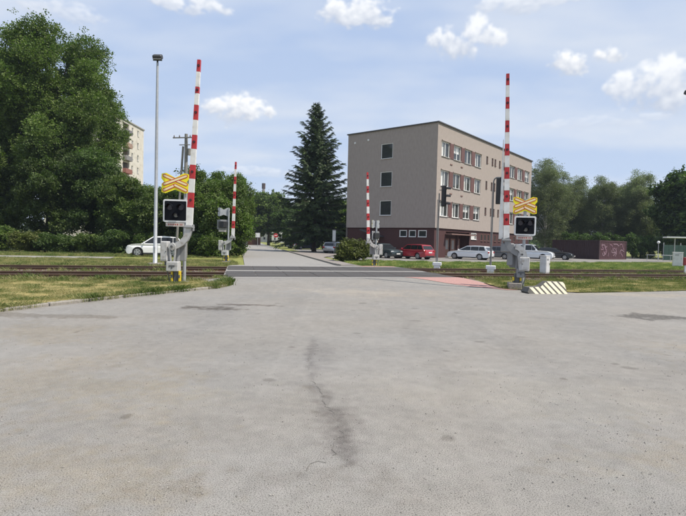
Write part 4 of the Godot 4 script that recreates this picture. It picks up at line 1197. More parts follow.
func build_background():
	var brick = mottled("old red brick", [0.20, 0.085, 0.055], 0.9, noise_tex(111, 0.08, 4, [[0, 0.6, 0.6, 0.6], [1, 1, 1, 1]], 256), 0.3)
	var pale = mottled("pale render", [0.55, 0.53, 0.49], 0.9, mats["_dust"], 0.1)
	simple_building("brick_building", "low red brick building at the far end of the road", V(-29.0, 0, 128.0), -0.12, 13.0, 3.6, 9.0, brick, mat("grey pink roof", [0.30, 0.22, 0.2], 0.8), 4, 1, true)
	simple_building("apartment_block", "distant pale apartment block showing over the trees at the road end", V(-52.0, 0, 255.0), 0.1, 26.0, 23.0, 12.0, pale, mat("roof edge", [0.3, 0.29, 0.27], 0.8), 9, 7, false)
	simple_building("apartment_block", "distant white long building behind the rounded tree and spruce", V(-18.0, 0, 250.0), -0.1, 34.0, 19.5, 12.0, mottled("white render", [0.66, 0.66, 0.64], 0.9, mats["_dust"], 0.1), mats["roof edge"], 11, 6, false)
	var t = thing("chimney", "distant slim dark topped chimney above the rounded tree", "chimney", V(-42.7, 0, 262.0))
	var st = mb(); tube(st, [Vector3(0, 0, 0), Vector3(0, 28.0, 0)], [1.2, 0.7], 12); obj("stack", st, mat("chimney grey", [0.3, 0.28, 0.27], 0.9), t)
	st = mb(); tube(st, [Vector3(0, 28.0, 0), Vector3(0, 30.8, 0)], [0.95, 0.95], 12); obj("chimney_top", st, mat("chimney dark", [0.07, 0.05, 0.05], 0.9), t)
	var wr = mats["white rim"]
	sign_post("road_sign", "white square road sign on a post at the road end", V(-16.6, 0, 96.0), 0.1, 2.7, [["rect", 2.3, 0.95, 0.95, mats["mid grey steel"], wr]])
	sign_post("road_sign", "round red no entry road sign near the rounded tree", V(-14.2, 0, 104.0), 0.05, 2.9, [["round", 2.4, 0.45, 0.45, mat("sign red", [0.45, 0.03, 0.035], 0.4)]])
	sign_post("road_sign", "small pale road sign on a post next to the no entry sign", V(-12.6, 0, 101.0), 0.3, 3.2, [["rect", 2.9, 0.6, 0.7, mats["mid grey steel"], wr]])
	sign_post("parking_sign", "tall narrow white sign on a post by the silver car", V(-1.15, 0, 60.5), 0.0, 2.9, [["rect", 2.2, 0.42, 1.45, mats["mid grey steel"], mat("sign grey white", [0.55, 0.57, 0.58], 0.5)]])
	# right edge: gate with ball lamp, green sheet fence, canopy on a post
	t = thing("green_fence", "green sheet metal fence behind the broad white cabinet", "fence", V(44.6, 0, 69.0), -0.15)
	var green = mottled("green sheet", [0.035, 0.085, 0.065], 0.6, mats["_dust"], 0.4)
	for i in 14:
		st = mb(); bevel_box(st, Vector3(0.3 + i * 0.62, 1.1, 0), Vector3(0.6, 2.1, 0.04), 0.008); obj("fence_panel", st, green, t)
	for i in 5:
		st = mb(); bevel_box(st, Vector3(-0.02 + i * 2.17, 1.2, -0.06), Vector3(0.09, 2.5, 0.09), 0.01); obj("fence_post", st, steel(), t)
	t = thing("globe_lamp", "small white globe lamp on a slim post by the green fence", "lamp", V(44.2, 0, 69.6))
	st = mb(); tube(st, [Vector3.ZERO, Vector3(0, 2.35, 0)], [0.045, 0.04], 8); obj("post", st, steel(), t)
	var sp = SphereMesh.new(); sp.radius = 0.2; sp.height = 0.4; sp.radial_segments = 20; sp.rings = 12
	var g = obj("globe", sp, wr, t); g.position = Vector3(0, 2.5, 0)
	t = thing("shelter", "flat pale canopy on a single post behind the white cabinet", "shelter", V(40.4, 0, 60.5), -0.3)
	st = mb(); tube(st, [Vector3(0, -0.05, 0), Vector3(0, 2.95, 0)], [0.07, 0.06], 10); obj("post", st, steel(), t)
	st = mb(); bevel_box(st, Vector3(0.15, 3.02, 0), Vector3(2.5, 0.14, 1.6), 0.02); obj("canopy", st, wr, t)
	t = thing("handrail", "low grey pipe railing along the grass near the container", "railing", V(40.6, 0, 66.2), -0.2)
	for i in 4:
		st = mb(); tube(st, [Vector3(i * 1.4, -0.05, 0), Vector3(i * 1.4, 0.75, 0)], [0.03, 0.03], 8); obj("railing_post", st, steel(), t)
	st = mb(); tube(st, [Vector3(-0.1, 0.75, 0), Vector3(4.3, 0.75, 0)], [0.03, 0.03], 8); obj("rail", st, steel(), t)

# ---------------------------------------------------------------- cars: +x forward, origin on the ground under the middle
func car(label, at, heading, q):
	var t = thing("parked_car", label, "car", at, atan2(heading.y, heading.x), "cars parked round the office building" if not q.has("solo") else "")
	var L = q.L; var W = q.W; var H = q.H
	var paint = mat("car paint " + q.paint, q.rgb, 0.28, q.get("metal", 0.0))
	paint.clearcoat_enabled = true; paint.clearcoat = 0.8; paint.clearcoat_roughness = 0.06
	var dark = mat("car black trim", [0.016, 0.016, 0.018], 0.6)
	var gl = mat("car glass", [0.012, 0.015, 0.018], 0.04)
	var belt = H * q.belt
	var xf = L * q.get("xf", 0.31); var xr = -L * q.get("xr", 0.29); var ra = q.get("ra", 0.37)
	var wr = ra - 0.055
	# outline of the lower body, from the rear sill round over the back, bonnet and nose, and back along the sill with wheel arches
	var hood0 = q.hood[0] * H; var hood1 = q.hood[1] * H
	var out = [Vector2(-L * 0.485, 0.24), Vector2(-L * 0.5, 0.42), Vector2(-L * 0.5, H * 0.42), Vector2(-L * 0.485, H * 0.52), Vector2(q.tail * L, belt + 0.03), Vector2(-L * 0.1, belt), Vector2(q.cowl * L, belt * 0.97), Vector2(q.cowl * L + 0.12, hood0), Vector2(L * 0.40, (hood0 + hood1) * 0.5 + 0.02), Vector2(L * 0.465, hood1), Vector2(L * 0.495, hood1 - 0.14), Vector2(L * 0.5, 0.40), Vector2(L * 0.485, 0.24), Vector2(L * 0.45, 0.19)]
	for w in [xf, xr]:
		for k in 9:
			var a = -0.12 + (PI + 0.24) * k / 8.0
			out.append(Vector2(w + cos(a) * ra, wr + sin(a) * ra))
	out.append(Vector2(xr - ra - 0.05, 0.22))
	var st = mb()
	var zf = func(p, inset):
		var u = absf(p.x) / (L * 0.5)
		var z = W * 0.5 - 0.17 * pow(maxf(0.0, u - 0.72) / 0.28, 2.0)
		z -= 0.05 * pow(maxf(0.0, p.y - H * 0.42) / (H * 0.3), 1.5)
		z -= 0.04 * maxf(0.0, (H * 0.25 - p.y) / (H * 0.25))
		return z - inset
	var cen = Vector2(0, H * 0.38)
	var inner = []
	for p in out: inner.append(p + (cen - p).normalized() * 0.035)
	var idx = Geometry2D.triangulate_polygon(PackedVector2Array(inner))
	for e in [-1.0, 1.0]:
		for k in range(0, idx.size(), 3):
			var pp = []
			for m in 3: pp.append(Vector3(inner[idx[k + m]].x, inner[idx[k + m]].y, zf.call(inner[idx[k + m]], 0.0) * e))
			tri(st, pp[0], pp[1], pp[2], Vector3(0, 0, e))
	st.set_smooth_group(2)
	for i in out.size():
		var a = out[i]; var b = out[(i + 1) % out.size()]
		var ia = inner[i]; var ib = inner[(i + 1) % out.size()]
		var nn = Vector3(b.y - a.y, a.x - b.x, 0) * -1.0
		if nn.dot(Vector3(a.x - cen.x, a.y - cen.y, 0)) < 0.0 and a.y > 0.3: nn = -nn
		if a.y < wr + ra + 0.02 and i > 13: nn = Vector3(0, -1, 0)
		for e in [-1.0, 1.0]:
			quad(st, Vector3(a.x, a.y, zf.call(a, 0.05) * e), Vector3(b.x, b.y, zf.call(b, 0.05) * e), Vector3(ib.x, ib.y, zf.call(ib, 0.0) * e), Vector3(ia.x, ia.y, zf.call(ia, 0.0) * e), nn * 0.3 + Vector3(0, 0, e))
		quad(st, Vector3(a.x, a.y, zf.call(a, 0.05)), Vector3(b.x, b.y, zf.call(b, 0.05)), Vector3(b.x, b.y, -zf.call(b, 0.05)), Vector3(a.x, a.y, -zf.call(a, 0.05)), nn)
	st.set_smooth_group(-1)
	var body = obj("body", st, paint, t)
	# cabin
	var g = [Vector2(q.tail * L + 0.02, belt - 0.02), Vector2(q.roof[0] * L - 0.1, H * 0.90), Vector2(q.roof[0] * L, H * 0.95), Vector2(lerpf(q.roof[0], q.roof[1], 0.55) * L, H), Vector2(q.roof[1] * L, H * 0.97), Vector2(q.roof[1] * L + 0.12, H * 0.93), Vector2(q.cowl * L + 0.04, belt * 0.97 - 0.02)]
	var cz = func(p): return W * 0.5 - 0.075 - 0.17 * clampf((p.y - belt) / (H - belt), 0.0, 1.0)
	st = mb()
	idx = Geometry2D.triangulate_polygon(PackedVector2Array(g))
	for e in [-1.0, 1.0]:
		for k in range(0, idx.size(), 3):
			var pp = []
			for m in 3: pp.append(Vector3(g[idx[k + m]].x, g[idx[k + m]].y, (cz.call(g[idx[k + m]])) * e))
			tri(st, pp[0], pp[1], pp[2], Vector3(0, 0, e))
	st.set_smooth_group(3)
	for i in g.size() - 1:
		var a = g[i]; var b = g[i + 1]
		quad(st, Vector3(a.x, a.y, cz.call(a)), Vector3(b.x, b.y, cz.call(b)), Vector3(b.x, b.y, -cz.call(b)), Vector3(a.x, a.y, -cz.call(a)), Vector3(a.x + b.x, 2.0, 0))
	st.set_smooth_group(-1)
	obj("cabin", st, paint, t)
	# windscreen and rear window: panes just proud of the cabin
	for w in [[g[6], g[5], "windscreen"], [g[0], g[1], "rear_window"]]:
		var a = w[0].lerp(w[1], 0.1); var b = w[0].lerp(w[1], 0.95)
		var n2 = (b - a).orthogonal().normalized()
		if n2.y < 0.0: n2 = -n2
		if w[2] == "rear_window" and n2.x > 0.0: n2 = -n2
		var o2 = Vector3(n2.x, n2.y, 0) * 0.007
		st = mb()
		var za = cz.call(a) - 0.06; var zb = cz.call(b) - 0.07
		quad(st, Vector3(a.x, a.y, -za) + o2, Vector3(a.x, a.y, za) + o2, Vector3(b.x, b.y, zb) + o2, Vector3(b.x, b.y, -zb) + o2, o2)
		obj(w[2], st, gl, t)
	# side windows between the pillars
	var y0 = belt + 0.035; var y1 = H * 0.925
	var rear_x = func(y): return lerpf(g[0].x, g[1].x, (y - g[0].y) / (g[1].y - g[0].y))
	var front_x = func(y): return lerpf(g[6].x, g[5].x, (y - g[6].y) / (g[5].y - g[6].y))
	var cuts = q.cuts
	for i in cuts.size() - 1:
		var ua = cuts[i]; var ub = cuts[i + 1]
		for e in [-1.0, 1.0]:
			st = mb()
			var pts = []
			for v in [[ua + 0.004, y0], [ub - 0.004, y0], [ub - 0.004, y1], [ua + 0.004, y1]]:
				var r0 = rear_x.call(v[1]) + 0.10; var f0 = front_x.call(v[1]) - 0.12
				var mid = v[0] * L
				pts.append(Vector2(clampf(mid, r0, f0), v[1]))
			var p3 = []
			for p in pts: p3.append(Vector3(p.x, p.y, (cz.call(p) + 0.007) * e))
			quad(st, p3[0], p3[1], p3[2], p3[3], Vector3(0, 0.3, e))
			obj("side_window", st, gl, t)
			if i > 0 or cuts.size() <= 3:
				st = mb(); bevel_box(st, Vector3((ua + 0.045) * L, belt - 0.13, (zf.call(Vector2((ua + 0.045) * L, belt - 0.13), 0.0) + 0.012) * e), Vector3(0.17, 0.03, 0.03), 0.006); obj("door_handle", st, paint, t)
	for e in [-1.0, 1.0]:
		st = mb(); bevel_box(st, Vector3(q.cowl * L - 0.22, belt + 0.07, (W * 0.5 + 0.05) * e), Vector3(0.12, 0.13, 0.2), 0.03); obj("mirror", st, paint, t)
		var hx = L * 0.47
		st = mb(); bevel_box(st, Vector3(L * 0.463, hood1 - 0.10, (W * 0.5 - 0.27) * e), Vector3(0.14, 0.13, 0.36), 0.03); obj("headlight", st, mat("headlight", [0.55, 0.57, 0.58], 0.08), t)
		st = mb(); bevel_box(st, Vector3(-L * 0.482, H * 0.53, (W * 0.5 - 0.2) * e), Vector3(0.10, 0.2, 0.26), 0.03); obj("tail_light", st, mat("tail light", [0.32, 0.012, 0.012], 0.12), t)
		st = mb(); bevel_box(st, Vector3((xf + xr) * 0.5, 0.235, (W * 0.5 - 0.03) * e), Vector3(xf - xr - ra * 2.0 - 0.04, 0.10, 0.06), 0.01); obj("sill_trim", st, dark, t)
		for x in [xf, xr]:
			st = mb(); st.set_smooth_group(1)
			tube(st, [Vector3(x, wr, (W * 0.5 - 0.25) * e), Vector3(x, wr, (W * 0.5 - 0.23) * e), Vector3(x, wr, (W * 0.5 - 0.065) * e), Vector3(x, wr, (W * 0.5 - 0.045) * e)], [wr - 0.03, wr, wr, wr - 0.03], 24)
			var ty = obj("wheel", st, mat("tyre", [0.018, 0.018, 0.019], 0.85), t)
			st = mb()
			tube(st, [Vector3(x, wr, (W * 0.5 - 0.1) * e), Vector3(x, wr, (W * 0.5 - 0.036) * e)], [wr * 0.68, wr * 0.66], 20)
			var rim = obj("rim", st, mat("alloy rim", [0.42, 0.43, 0.44], 0.35, 0.7), ty)
			st = mb()
			for k in 5:
				var a = TAU * (k + 0.5) / 5.0
				bevel_box(st, Vector3(x + cos(a) * wr * 0.42, wr + sin(a) * wr * 0.42, (W * 0.5 - 0.034) * e), Vector3(wr * 0.28, wr * 0.2, 0.006), 0.002, Basis(Vector3(0, 0, 1), a))
			obj("rim_gap", st, dark, ty)
			st = mb()                                     # dark wheel housing
			tube(st, [Vector3(x, wr, (W * 0.5 - 0.34) * e), Vector3(x, wr, (W * 0.5 - 0.26) * e)], [ra * 0.98, ra * 0.98], 20); obj("wheel_housing", st, dark, t)
	st = mb(); bevel_box(st, Vector3(L * 0.49, 0.34, 0), Vector3(0.06, 0.2, W * 0.62), 0.015); obj("grille", st, dark, t)
	st = mb(); bevel_box(st, Vector3(-L * 0.494, 0.3, 0), Vector3(0.05, 0.14, W * 0.7), 0.015); obj("rear_skirt", st, dark, t)
	for e in [-1.0, 1.0]:
		st = mb(); bevel_box(st, Vector3(L * 0.522 if e > 0 else -L * 0.505, 0.47 if e > 0 else H * 0.46, 0), Vector3(0.012, 0.11, 0.5), 0.003); obj("number_plate", st, mat("number plate", [0.7, 0.7, 0.68], 0.5), t)
	return t
func build_cars():
	var hatch = {"L": 4.2, "W": 1.78, "H": 1.48, "belt": 0.63, "hood": [0.62, 0.52], "tail": -0.465, "cowl": 0.23, "roof": [-0.37, 0.06], "cuts": [-0.46, -0.27, -0.07, 0.25]}
	var wagon = {"L": 4.65, "W": 1.82, "H": 1.47, "belt": 0.63, "hood": [0.61, 0.50], "tail": -0.478, "cowl": 0.25, "roof": [-0.375, 0.02], "cuts": [-0.42, -0.26, -0.07, 0.28]}
	var suv = {"L": 4.42, "W": 1.84, "H": 1.64, "belt": 0.62, "hood": [0.61, 0.53], "tail": -0.46, "cowl": 0.25, "roof": [-0.36, 0.05], "cuts": [-0.45, -0.28, -0.08, 0.27], "ra": 0.41}
	var van = {"L": 4.9, "W": 1.85, "H": 1.78, "belt": 0.60, "hood": [0.60, 0.50], "tail": -0.485, "cowl": 0.20, "roof": [-0.44, 0.06], "cuts": [-0.3, -0.08, 0.06, 0.26], "ra": 0.40}
	var sedan = {"L": 4.7, "W": 1.82, "H": 1.44, "belt": 0.64, "hood": [0.63, 0.50], "tail": -0.44, "cowl": 0.24, "roof": [-0.30, 0.04], "cuts": [-0.42, -0.25, -0.06, 0.26]}
	var c = func(base, paint, rgb, extra = {}):
		var d = base.duplicate(); d["paint"] = paint; d["rgb"] = rgb; d.merge(extra, true); return d
	car("white crossover parked in front of the leafy shrubs on the path", V(-14.9, -0.01, 39.6), Vector2(-0.95, -0.31), c.call(suv, "white", [0.74, 0.75, 0.76], {"solo": true}))
	car("red hatchback seen from behind beside the shaded gable", V(7.05, -0.01, 49.6), Vector2(-0.66, 0.75), c.call(hatch, "red", [0.30, 0.012, 0.022]))
	car("dark green hatchback beside the red car behind the far barrier", V(4.1, -0.01, 50.6), Vector2(0.62, -0.78), c.call(hatch, "dark green", [0.018, 0.032, 0.036]))
	car("white estate car parked before the building entrance", V(13.45, -0.01, 52.4), Vector2(-0.80, 0.60), c.call(wagon, "estate white", [0.70, 0.72, 0.74]))
	car("grey estate car between the white estate and the white van", V(17.4, -0.01, 56.5), Vector2(-0.78, 0.63), c.call(wagon, "mid grey", [0.13, 0.14, 0.155], {"metal": 0.4}))
	car("white tall van style car facing out beside the black saloon", V(21.0, -0.01, 55.6), Vector2(0.84, -0.54), c.call(van, "van white", [0.66, 0.69, 0.73]))
	car("black saloon parked at the end of the row by the container", V(25.6, -0.01, 60.5), Vector2(0.84, -0.54), c.call(sedan, "black", [0.014, 0.016, 0.02]))
	car("silver hatchback parked by the tall narrow sign behind the round bush", V(-1.05, -0.01, 62.5), Vector2(0.35, 0.93), c.call(hatch, "silver", [0.42, 0.44, 0.46], {"metal": 0.5}))
	car("small dark car parked under the spruce at the far end", V(-6.3, -0.01, 84.0), Vector2(0.9, 0.4), c.call(hatch, "navy", [0.02, 0.024, 0.04]))
	car("small white car parked far away past the spruce", V(-9.0, -0.01, 95.0), Vector2(0.9, 0.4), c.call(hatch, "far white", [0.62, 0.63, 0.64]))
	car("dark car stopped at the brick building", V(-24.3, -0.01, 119.0), Vector2(0.1, 1.0), c.call(hatch, "charcoal", [0.03, 0.03, 0.033]))

# ---------------------------------------------------------------- plants
func leaf_material(key, back) -> StandardMaterial3D:
	if mats.has(key): return mats[key]
	var m = StandardMaterial3D.new()
	m.resource_name = key
	m.vertex_color_use_as_albedo = true
	m.roughness = 0.5
	m.metallic_specular = 0.38
	m.backlight_enabled = true
	m.backlight = lin(back[0], back[1], back[2])
	mats[key] = m
	return m
func leaf_spray(seed_, count, spread, leaf, droop) -> ArrayMesh:     # a twig's worth of leaves
	rng.seed = seed_
	var st = mb()
	for i in count:
		var c = Vector3(rng.randfn(0, 0.42), rng.randfn(0, 0.34), rng.randfn(0, 0.42)) * spread
		var d = (Vector3(rng.randfn(0, 1), rng.randfn(0, 0.6) - droop, rng.randfn(0, 1))).normalized()
		var s = d.cross(Vector3(rng.randfn(0, 1), rng.randfn(0, 1) + 1.5, rng.randfn(0, 1))).normalized()
		var l = leaf * rng.randf_range(0.7, 1.3)
		var up = s.cross(d) * l * 0.12
		var a = c - d * l * 0.5; var b = c + d * l * 0.5
		var m1 = c + s * l * 0.34 + up; var m2 = c - s * l * 0.34 + up
		st.add_vertex(a); st.add_vertex(m1); st.add_vertex(b)
		st.add_vertex(a); st.add_vertex(b); st.add_vertex(m2)
	return finish(st)
var spray_cache := {}
func spray(kind) -> ArrayMesh:
	if not spray_cache.has(kind):
		spray_cache[kind] = {"maple": [1, 20, 0.48, 0.2, 0.25], "small": [2, 18, 0.36, 0.17, 0.2], "birch": [3, 18, 0.48, 0.15, 0.9], "far": [4, 14, 0.7, 0.42, 0.2], "shrub": [5, 16, 0.3, 0.16, 0.0]}[kind]
		var q = spray_cache[kind]
		spray_cache[kind] = leaf_spray(q[0], q[1], q[2], q[3], q[4])
	return spray_cache[kind]
# crown volume: ellipsoid rx, ry, rz round centre height cy, broken into clumps
func broadleaf(called, label, at, H, cy, rx, ry, kind, leaves, ca, cb, seed_, clumps, trunk_r, trunk_m, group, clump_size = 0.34, mat_key = "leaf", category = "tree"):
	var t = thing(called, label, category, at, 0.0, group)
	rng.seed = seed_
	var blobs = []
	for i in clumps:
		var f = (i + 0.5) / clumps
		var yy = 1.0 - 2.0 * f
		var a = i * 2.39996 + rng.randf() * 0.5
		var rr = sqrt(maxf(0.0, 1.0 - yy * yy))
		var dist = rng.randf_range(0.55, 0.88) if i % 4 else rng.randf_range(0.1, 0.5)
		if yy < -0.5: rr *= 0.85
		var c = Vector3(cos(a) * rr * rx * dist, cy + yy * ry * dist, sin(a) * rr * rx * dist)
		var s = clump_size * rng.randf_range(0.7, 1.25)
		blobs.append([c, Vector3(rx * s, minf(ry, rx * 1.1) * s * 0.8, rx * s)])
	# trunk and limbs
	var st = mb()
	var pts = []; var rad = []
	var lean = Vector3(rng.randf_range(-0.3, 0.3), 0, rng.randf_range(-0.3, 0.3))
	for k in 6:
		var f = k / 5.0
		pts.append(Vector3(0, -0.1, 0) + Vector3.UP * (cy + ry * 0.35) * f + lean * f * f + Vector3(sin(k * 2.0 + seed_), 0, cos(k * 1.7 + seed_)) * 0.08 * f)
		rad.append(trunk_r * (1.25 if k == 0 else 1.0) * (1.0 - 0.72 * f))
	tube(st, pts, rad, 10)
	obj("trunk", st, trunk_m, t)
	st = mb()
	for i in range(0, blobs.size(), 2):
		var e = blobs[i][0]
		var f = clampf((e.y - ry * 0.45) / maxf(0.5, cy + ry * 0.35), 0.25, 0.92)
		var b = pts[0].lerp(pts[5], f)
		var mid = b.lerp(e, 0.5) + Vector3(rng.randf_range(-0.2, 0.2), rng.randf_range(-0.1, 0.35), rng.randf_range(-0.2, 0.2)) * rx * 0.2
		tube(st, [b, mid, e], [trunk_r * 0.32, trunk_r * 0.2, trunk_r * 0.06], 6, false)
	obj("limbs", st, trunk_m, t)
	var gap = FastNoiseLite.new(); gap.seed = seed_; gap.frequency = 2.4 / rx; gap.fractal_octaves = 2
	var total = 0.0
	for b in blobs: total += b[1].x * b[1].x
	var xf = []; var cols = []
	for b in blobs:
		var k = int(leaves * b[1].x * b[1].x / total)
		var tone = rng.randf_range(0.75, 1.25)
		for i in k:
			var d = Vector3(rng.randfn(0, 1), rng.randfn(0, 1) + 0.15, rng.randfn(0, 1)).normalized()
			var r = pow(rng.randf(), 0.38) * rng.randf_range(0.82, 1.12)
			if rng.randf() < 0.06: r *= 1.18
			var p = b[0] + d * b[1] * r
			if p.y < 0.15: continue
			if gap.get_noise_3dv(p) < rng.randf_range(-0.35, -0.02): continue
			var bs = Basis.from_euler(Vector3(rng.randfn(0, 0.5), rng.randf() * TAU, rng.randfn(0, 0.5))) * rng.randf_range(0.75, 1.3)
			xf.append(Transform3D(bs, p))
			var c = ca.lerp(cb, rng.randf()) * tone * rng.randf_range(0.85, 1.15)
			cols.append(Color(c.r, c.g, c.b))
	var o = multi("crown", spray(kind), mats[mat_key], xf, cols, t)
	o.set_meta("kind", "stuff")
	return t
func build_spruce(label, at, H, R, seed_):
	var t = thing("spruce_tree", label, "tree", at)
	rng.seed = seed_
	var bark = mats["bark"]
	var st = mb(); tube(st, [Vector3(0, -0.1, 0), Vector3(0, 0.4, 0), Vector3(0.05, H * 0.5, 0), Vector3(0, H * 0.985, 0)], [0.42, 0.3, 0.18, 0.02], 10); obj("trunk", st, bark, t)
	# a flat fan of needled twigs, 1 m long, hanging a little: local +x outwards
	var tw = mb()
	for i in 13:
		var f = i / 12.0
		for e in [-1.0, 1.0]:
			var a = Vector3(f * 0.95, -0.02 * f, 0)
			var l = 0.34 * (1.0 - 0.65 * f) + 0.08
			var d = Vector3(0.62, -0.38 - rng.randf() * 0.5, e * (0.75 + rng.randf() * 0.3)).normalized()
			var b = a + d * l
			var s = Vector3(-d.z, 0.4 * e, d.x).normalized() * 0.035
			tw.add_vertex(a - s); tw.add_vertex(a + s); tw.add_vertex(b)
			var s2 = Vector3(0, 0.04, 0)
			tw.add_vertex(a - s2); tw.add_vertex(b + Vector3(0, -0.07, 0)); tw.add_vertex(a + s2)
	var mesh = finish(tw)
	var xf = []; var cols = []
	var limbs = mb()
	var y = 2.1
	while y < H - 0.25:
		var f = y / H
		var r = R * pow(1.0 - f, 0.82) * (1.0 if f > 0.12 else 0.85)
		var n = int(lerpf(9.0, 5.0, f))
		var a0 = rng.randf() * TAU
		for k in n:
			var a = a0 + TAU * k / n + rng.randf_range(-0.25, 0.25)
			var len_ = r * rng.randf_range(0.5, 1.18) + 0.12
			var dir = Vector3(cos(a), 0, sin(a))
			var rise = lerpf(-0.16, 0.5, f)
			var base = Vector3(0, y + rng.randf_range(-0.12, 0.12), 0)
			var P = func(u): return base + dir * len_ * u + Vector3.UP * len_ * (rise * u - 0.5 * u * u * (1.0 - f) + 0.3 * u * u * u)
			tube(limbs, [P.call(0.0), P.call(0.5), P.call(1.0)], [0.05 * (1.0 - f) + 0.015, 0.03 * (1.0 - f) + 0.01, 0.008], 5, false)
			var m = int(5 + len_ * 9.0)
			for i in m:
				var u = lerpf(0.12, 1.0, (i + rng.randf()) / m)
				var side = rng.randf_range(-1.15, 1.15) * (1.0 - 0.35 * u)
				var d2 = dir.rotated(Vector3.UP, side)
				var sc = rng.randf_range(0.55, 1.05) * (0.55 + 0.5 * minf(1.0, len_ / 2.5)) * (1.15 - 0.45 * u)
				var tilt = Basis(Vector3.UP, -atan2(d2.z, d2.x)) * Basis(Vector3(0, 0, 1), rng.randf_range(-0.8, 0.15) + rise * 0.5)
				tilt = tilt * Basis(Vector3.RIGHT, rng.randfn(0, 0.35))
				xf.append(Transform3D(tilt * sc, P.call(u) - dir * 0.2 * sc))
				var v = rng.randf_range(0.7, 1.25)
				var g = Color(0.040, 0.066, 0.026).lerp(Color(0.074, 0.112, 0.040), rng.randf())
				cols.append(Color(g.r * v, g.g * v, g.b * v))
		y += lerpf(0.62, 0.34, f) * rng.randf_range(0.8, 1.25)
	obj("limbs", limbs, bark, t)
	var o = multi("crown", mesh, mats["needle"], xf, cols, t)
	o.set_meta("kind", "stuff")
func grass_tuft(seed_, blades, h, spread) -> ArrayMesh:
	rng.seed = seed_
	var st = mb()
	for i in blades:
		var a = rng.randf() * TAU
		var c = Vector3(rng.randfn(0, 1), 0, rng.randfn(0, 1)) * spread
		var d = Vector3(cos(a), 0, sin(a))
		var s = Vector3(-d.z, 0, d.x) * h * 0.045
		var l = h * rng.randf_range(0.5, 1.2)
		var m = c + Vector3.UP * l * 0.6 + d * l * 0.15
		var tip = c + Vector3.UP * l * 0.95 + d * l * rng.randf_range(0.25, 0.7)
		st.add_vertex(c - s); st.add_vertex(m); st.add_vertex(c + s)
		st.add_vertex(c - s * 0.6 + (m - c) * 0.7); st.add_vertex(tip); st.add_vertex(m + s * 0.5)
	return finish(st)
func build_grass():
	var gm = leaf_material("grass blade", [0.5, 0.6, 0.25])
	var short = grass_tuft(1, 9, 0.10, 0.05)
	var tall = grass_tuft(2, 10, 0.2, 0.09)
	var ns = FastNoiseLite.new(); ns.seed = 17; ns.frequency = 0.45; ns.fractal_octaves = 3
	var green = Color(0.155, 0.195, 0.05); var straw = Color(0.42, 0.35, 0.19); var deep = Color(0.085, 0.13, 0.03)
	var scatter = func(called, label, mesh, count, pick, dryness, sc, seed_):
		rng.seed = seed_
		var xf = []; var cols = []
		var guard = 0
		while xf.size() < count and guard < count * 6:
			guard += 1
			var p = pick.call()
			if p == null: continue
			var v = ns.get_noise_2d(p.x * 1.6, p.z * 1.6)
			if v < -0.25 and rng.randf() < 0.75: continue
			xf.append(Transform3D(Basis(Vector3.UP, rng.randf() * TAU) * Basis.from_scale(Vector3.ONE * sc * rng.randf_range(0.6, 1.4) * (1.0 + v * 0.7)), p))
			var t = clampf(dryness + v * -0.9 + rng.randfn(0, 0.22), 0.0, 1.0)
			var c = green.lerp(straw, t) if t > 0.15 else deep.lerp(green, t / 0.15)
			cols.append(c * rng.randf_range(0.8, 1.2) * (1.65 if called == "lawn" else 1.0))
		var o = multi(called, mesh, gm, xf, cols)
		o.set_meta("kind", "stuff")
		tag(o, label, "grass")
	# kerb line again, to stay on the verge
	var kx = func(d): # right edge of the left verge at distance d
		var pts = [[2.0, -9.6], [6.2, -8.2], [9.9, -6.9], [11.0, -6.45], [12.1, -5.94], [13.35, -5.3], [14.6, -4.6], [15.7, -3.95], [16.5, -3.85], [17.4, -4.0], [19.0, -4.7]]
		for i in pts.size() - 1:
			if d <= pts[i + 1][0]: return lerpf(pts[i][1], pts[i + 1][1], (d - pts[i][0]) / (pts[i + 1][0] - pts[i][0]))
		return -4.7
	scatter.call("verge_grass", "short straw and green grass on the verge behind the curved kerb", short, 26000, func():
		var d = rng.randf_range(8.0, 19.0)
		var x = rng.randf_range(-15.5, -3.0)
		if x > kx.call(d) - 0.16 or n_of(x, d) > 18.9: return null
		return V(x, 0.03, d), 0.5, 0.75, 101)
	scatter.call("kerb_weeds", "green weeds growing along the curved kerb and the track edge", tall, 3200, func():
		var d = rng.randf_range(8.0, 19.0)
		if rng.randf() < 0.5: return V(kx.call(d) + 0.06 - absf(rng.randfn(0, 0.16)), 0.02, d)
		var p = on_track(18.9 + rng.randfn(0, 0.35), rng.randf_range(-16.0, 1.0), 0.02)
		return null if lat_of(p.x, -p.z) > -0.9 else p, 0.3, 0.6, 102)
	scatter.call("verge_grass", "green and straw grass between the tracks and the asphalt by the striped block", short, 14000, func():
		var x = rng.randf_range(5.8, 24.0)
		var far = (18.95 + sin(TA) * x) / cos(TA)
		var e = 17.4 if x < 8.2 else 17.15 + (x - 8.2) * 0.385
		if x < 6.4: e = 17.9
		var d = rng.randf_range(e - 0.12, far)
		return V(x, 0.02, d), 0.35, 0.9, 103)
	scatter.call("track_weeds", "weeds growing between and beside the rusty tracks", tall, 3200, func():
		var n = [18.9, 22.85, 27.1][rng.randi() % 3] + rng.randfn(0, 0.3)
		var p = on_track(n, rng.randf_range(-16.0, 36.0), 0.02)
		var l = lat_of(p.x, -p.z)
		return null if l > -1.0 and l < 9.7 else p, 0.35, 0.75, 104)
	scatter.call("lineside_grass", "patchy dry grass strip between the tracks and the service path", short, 26000, func():
		var p = on_track(rng.randf_range(27.4, 37.2), rng.randf_range(-19.0, 3.0), -0.03)
		return null if lat_of(p.x, -p.z) > -0.1 else p, 0.5, 0.95, 105)
	scatter.call("lineside_grass", "patchy grass behind the service path under the trees", tall, 9000, func():
		var p = on_track(rng.randf_range(40.4, 46.0), rng.randf_range(-24.0, 5.0), -0.03)
		return null if lat_of(p.x, -p.z) > -0.2 else p, 0.3, 0.6, 106)
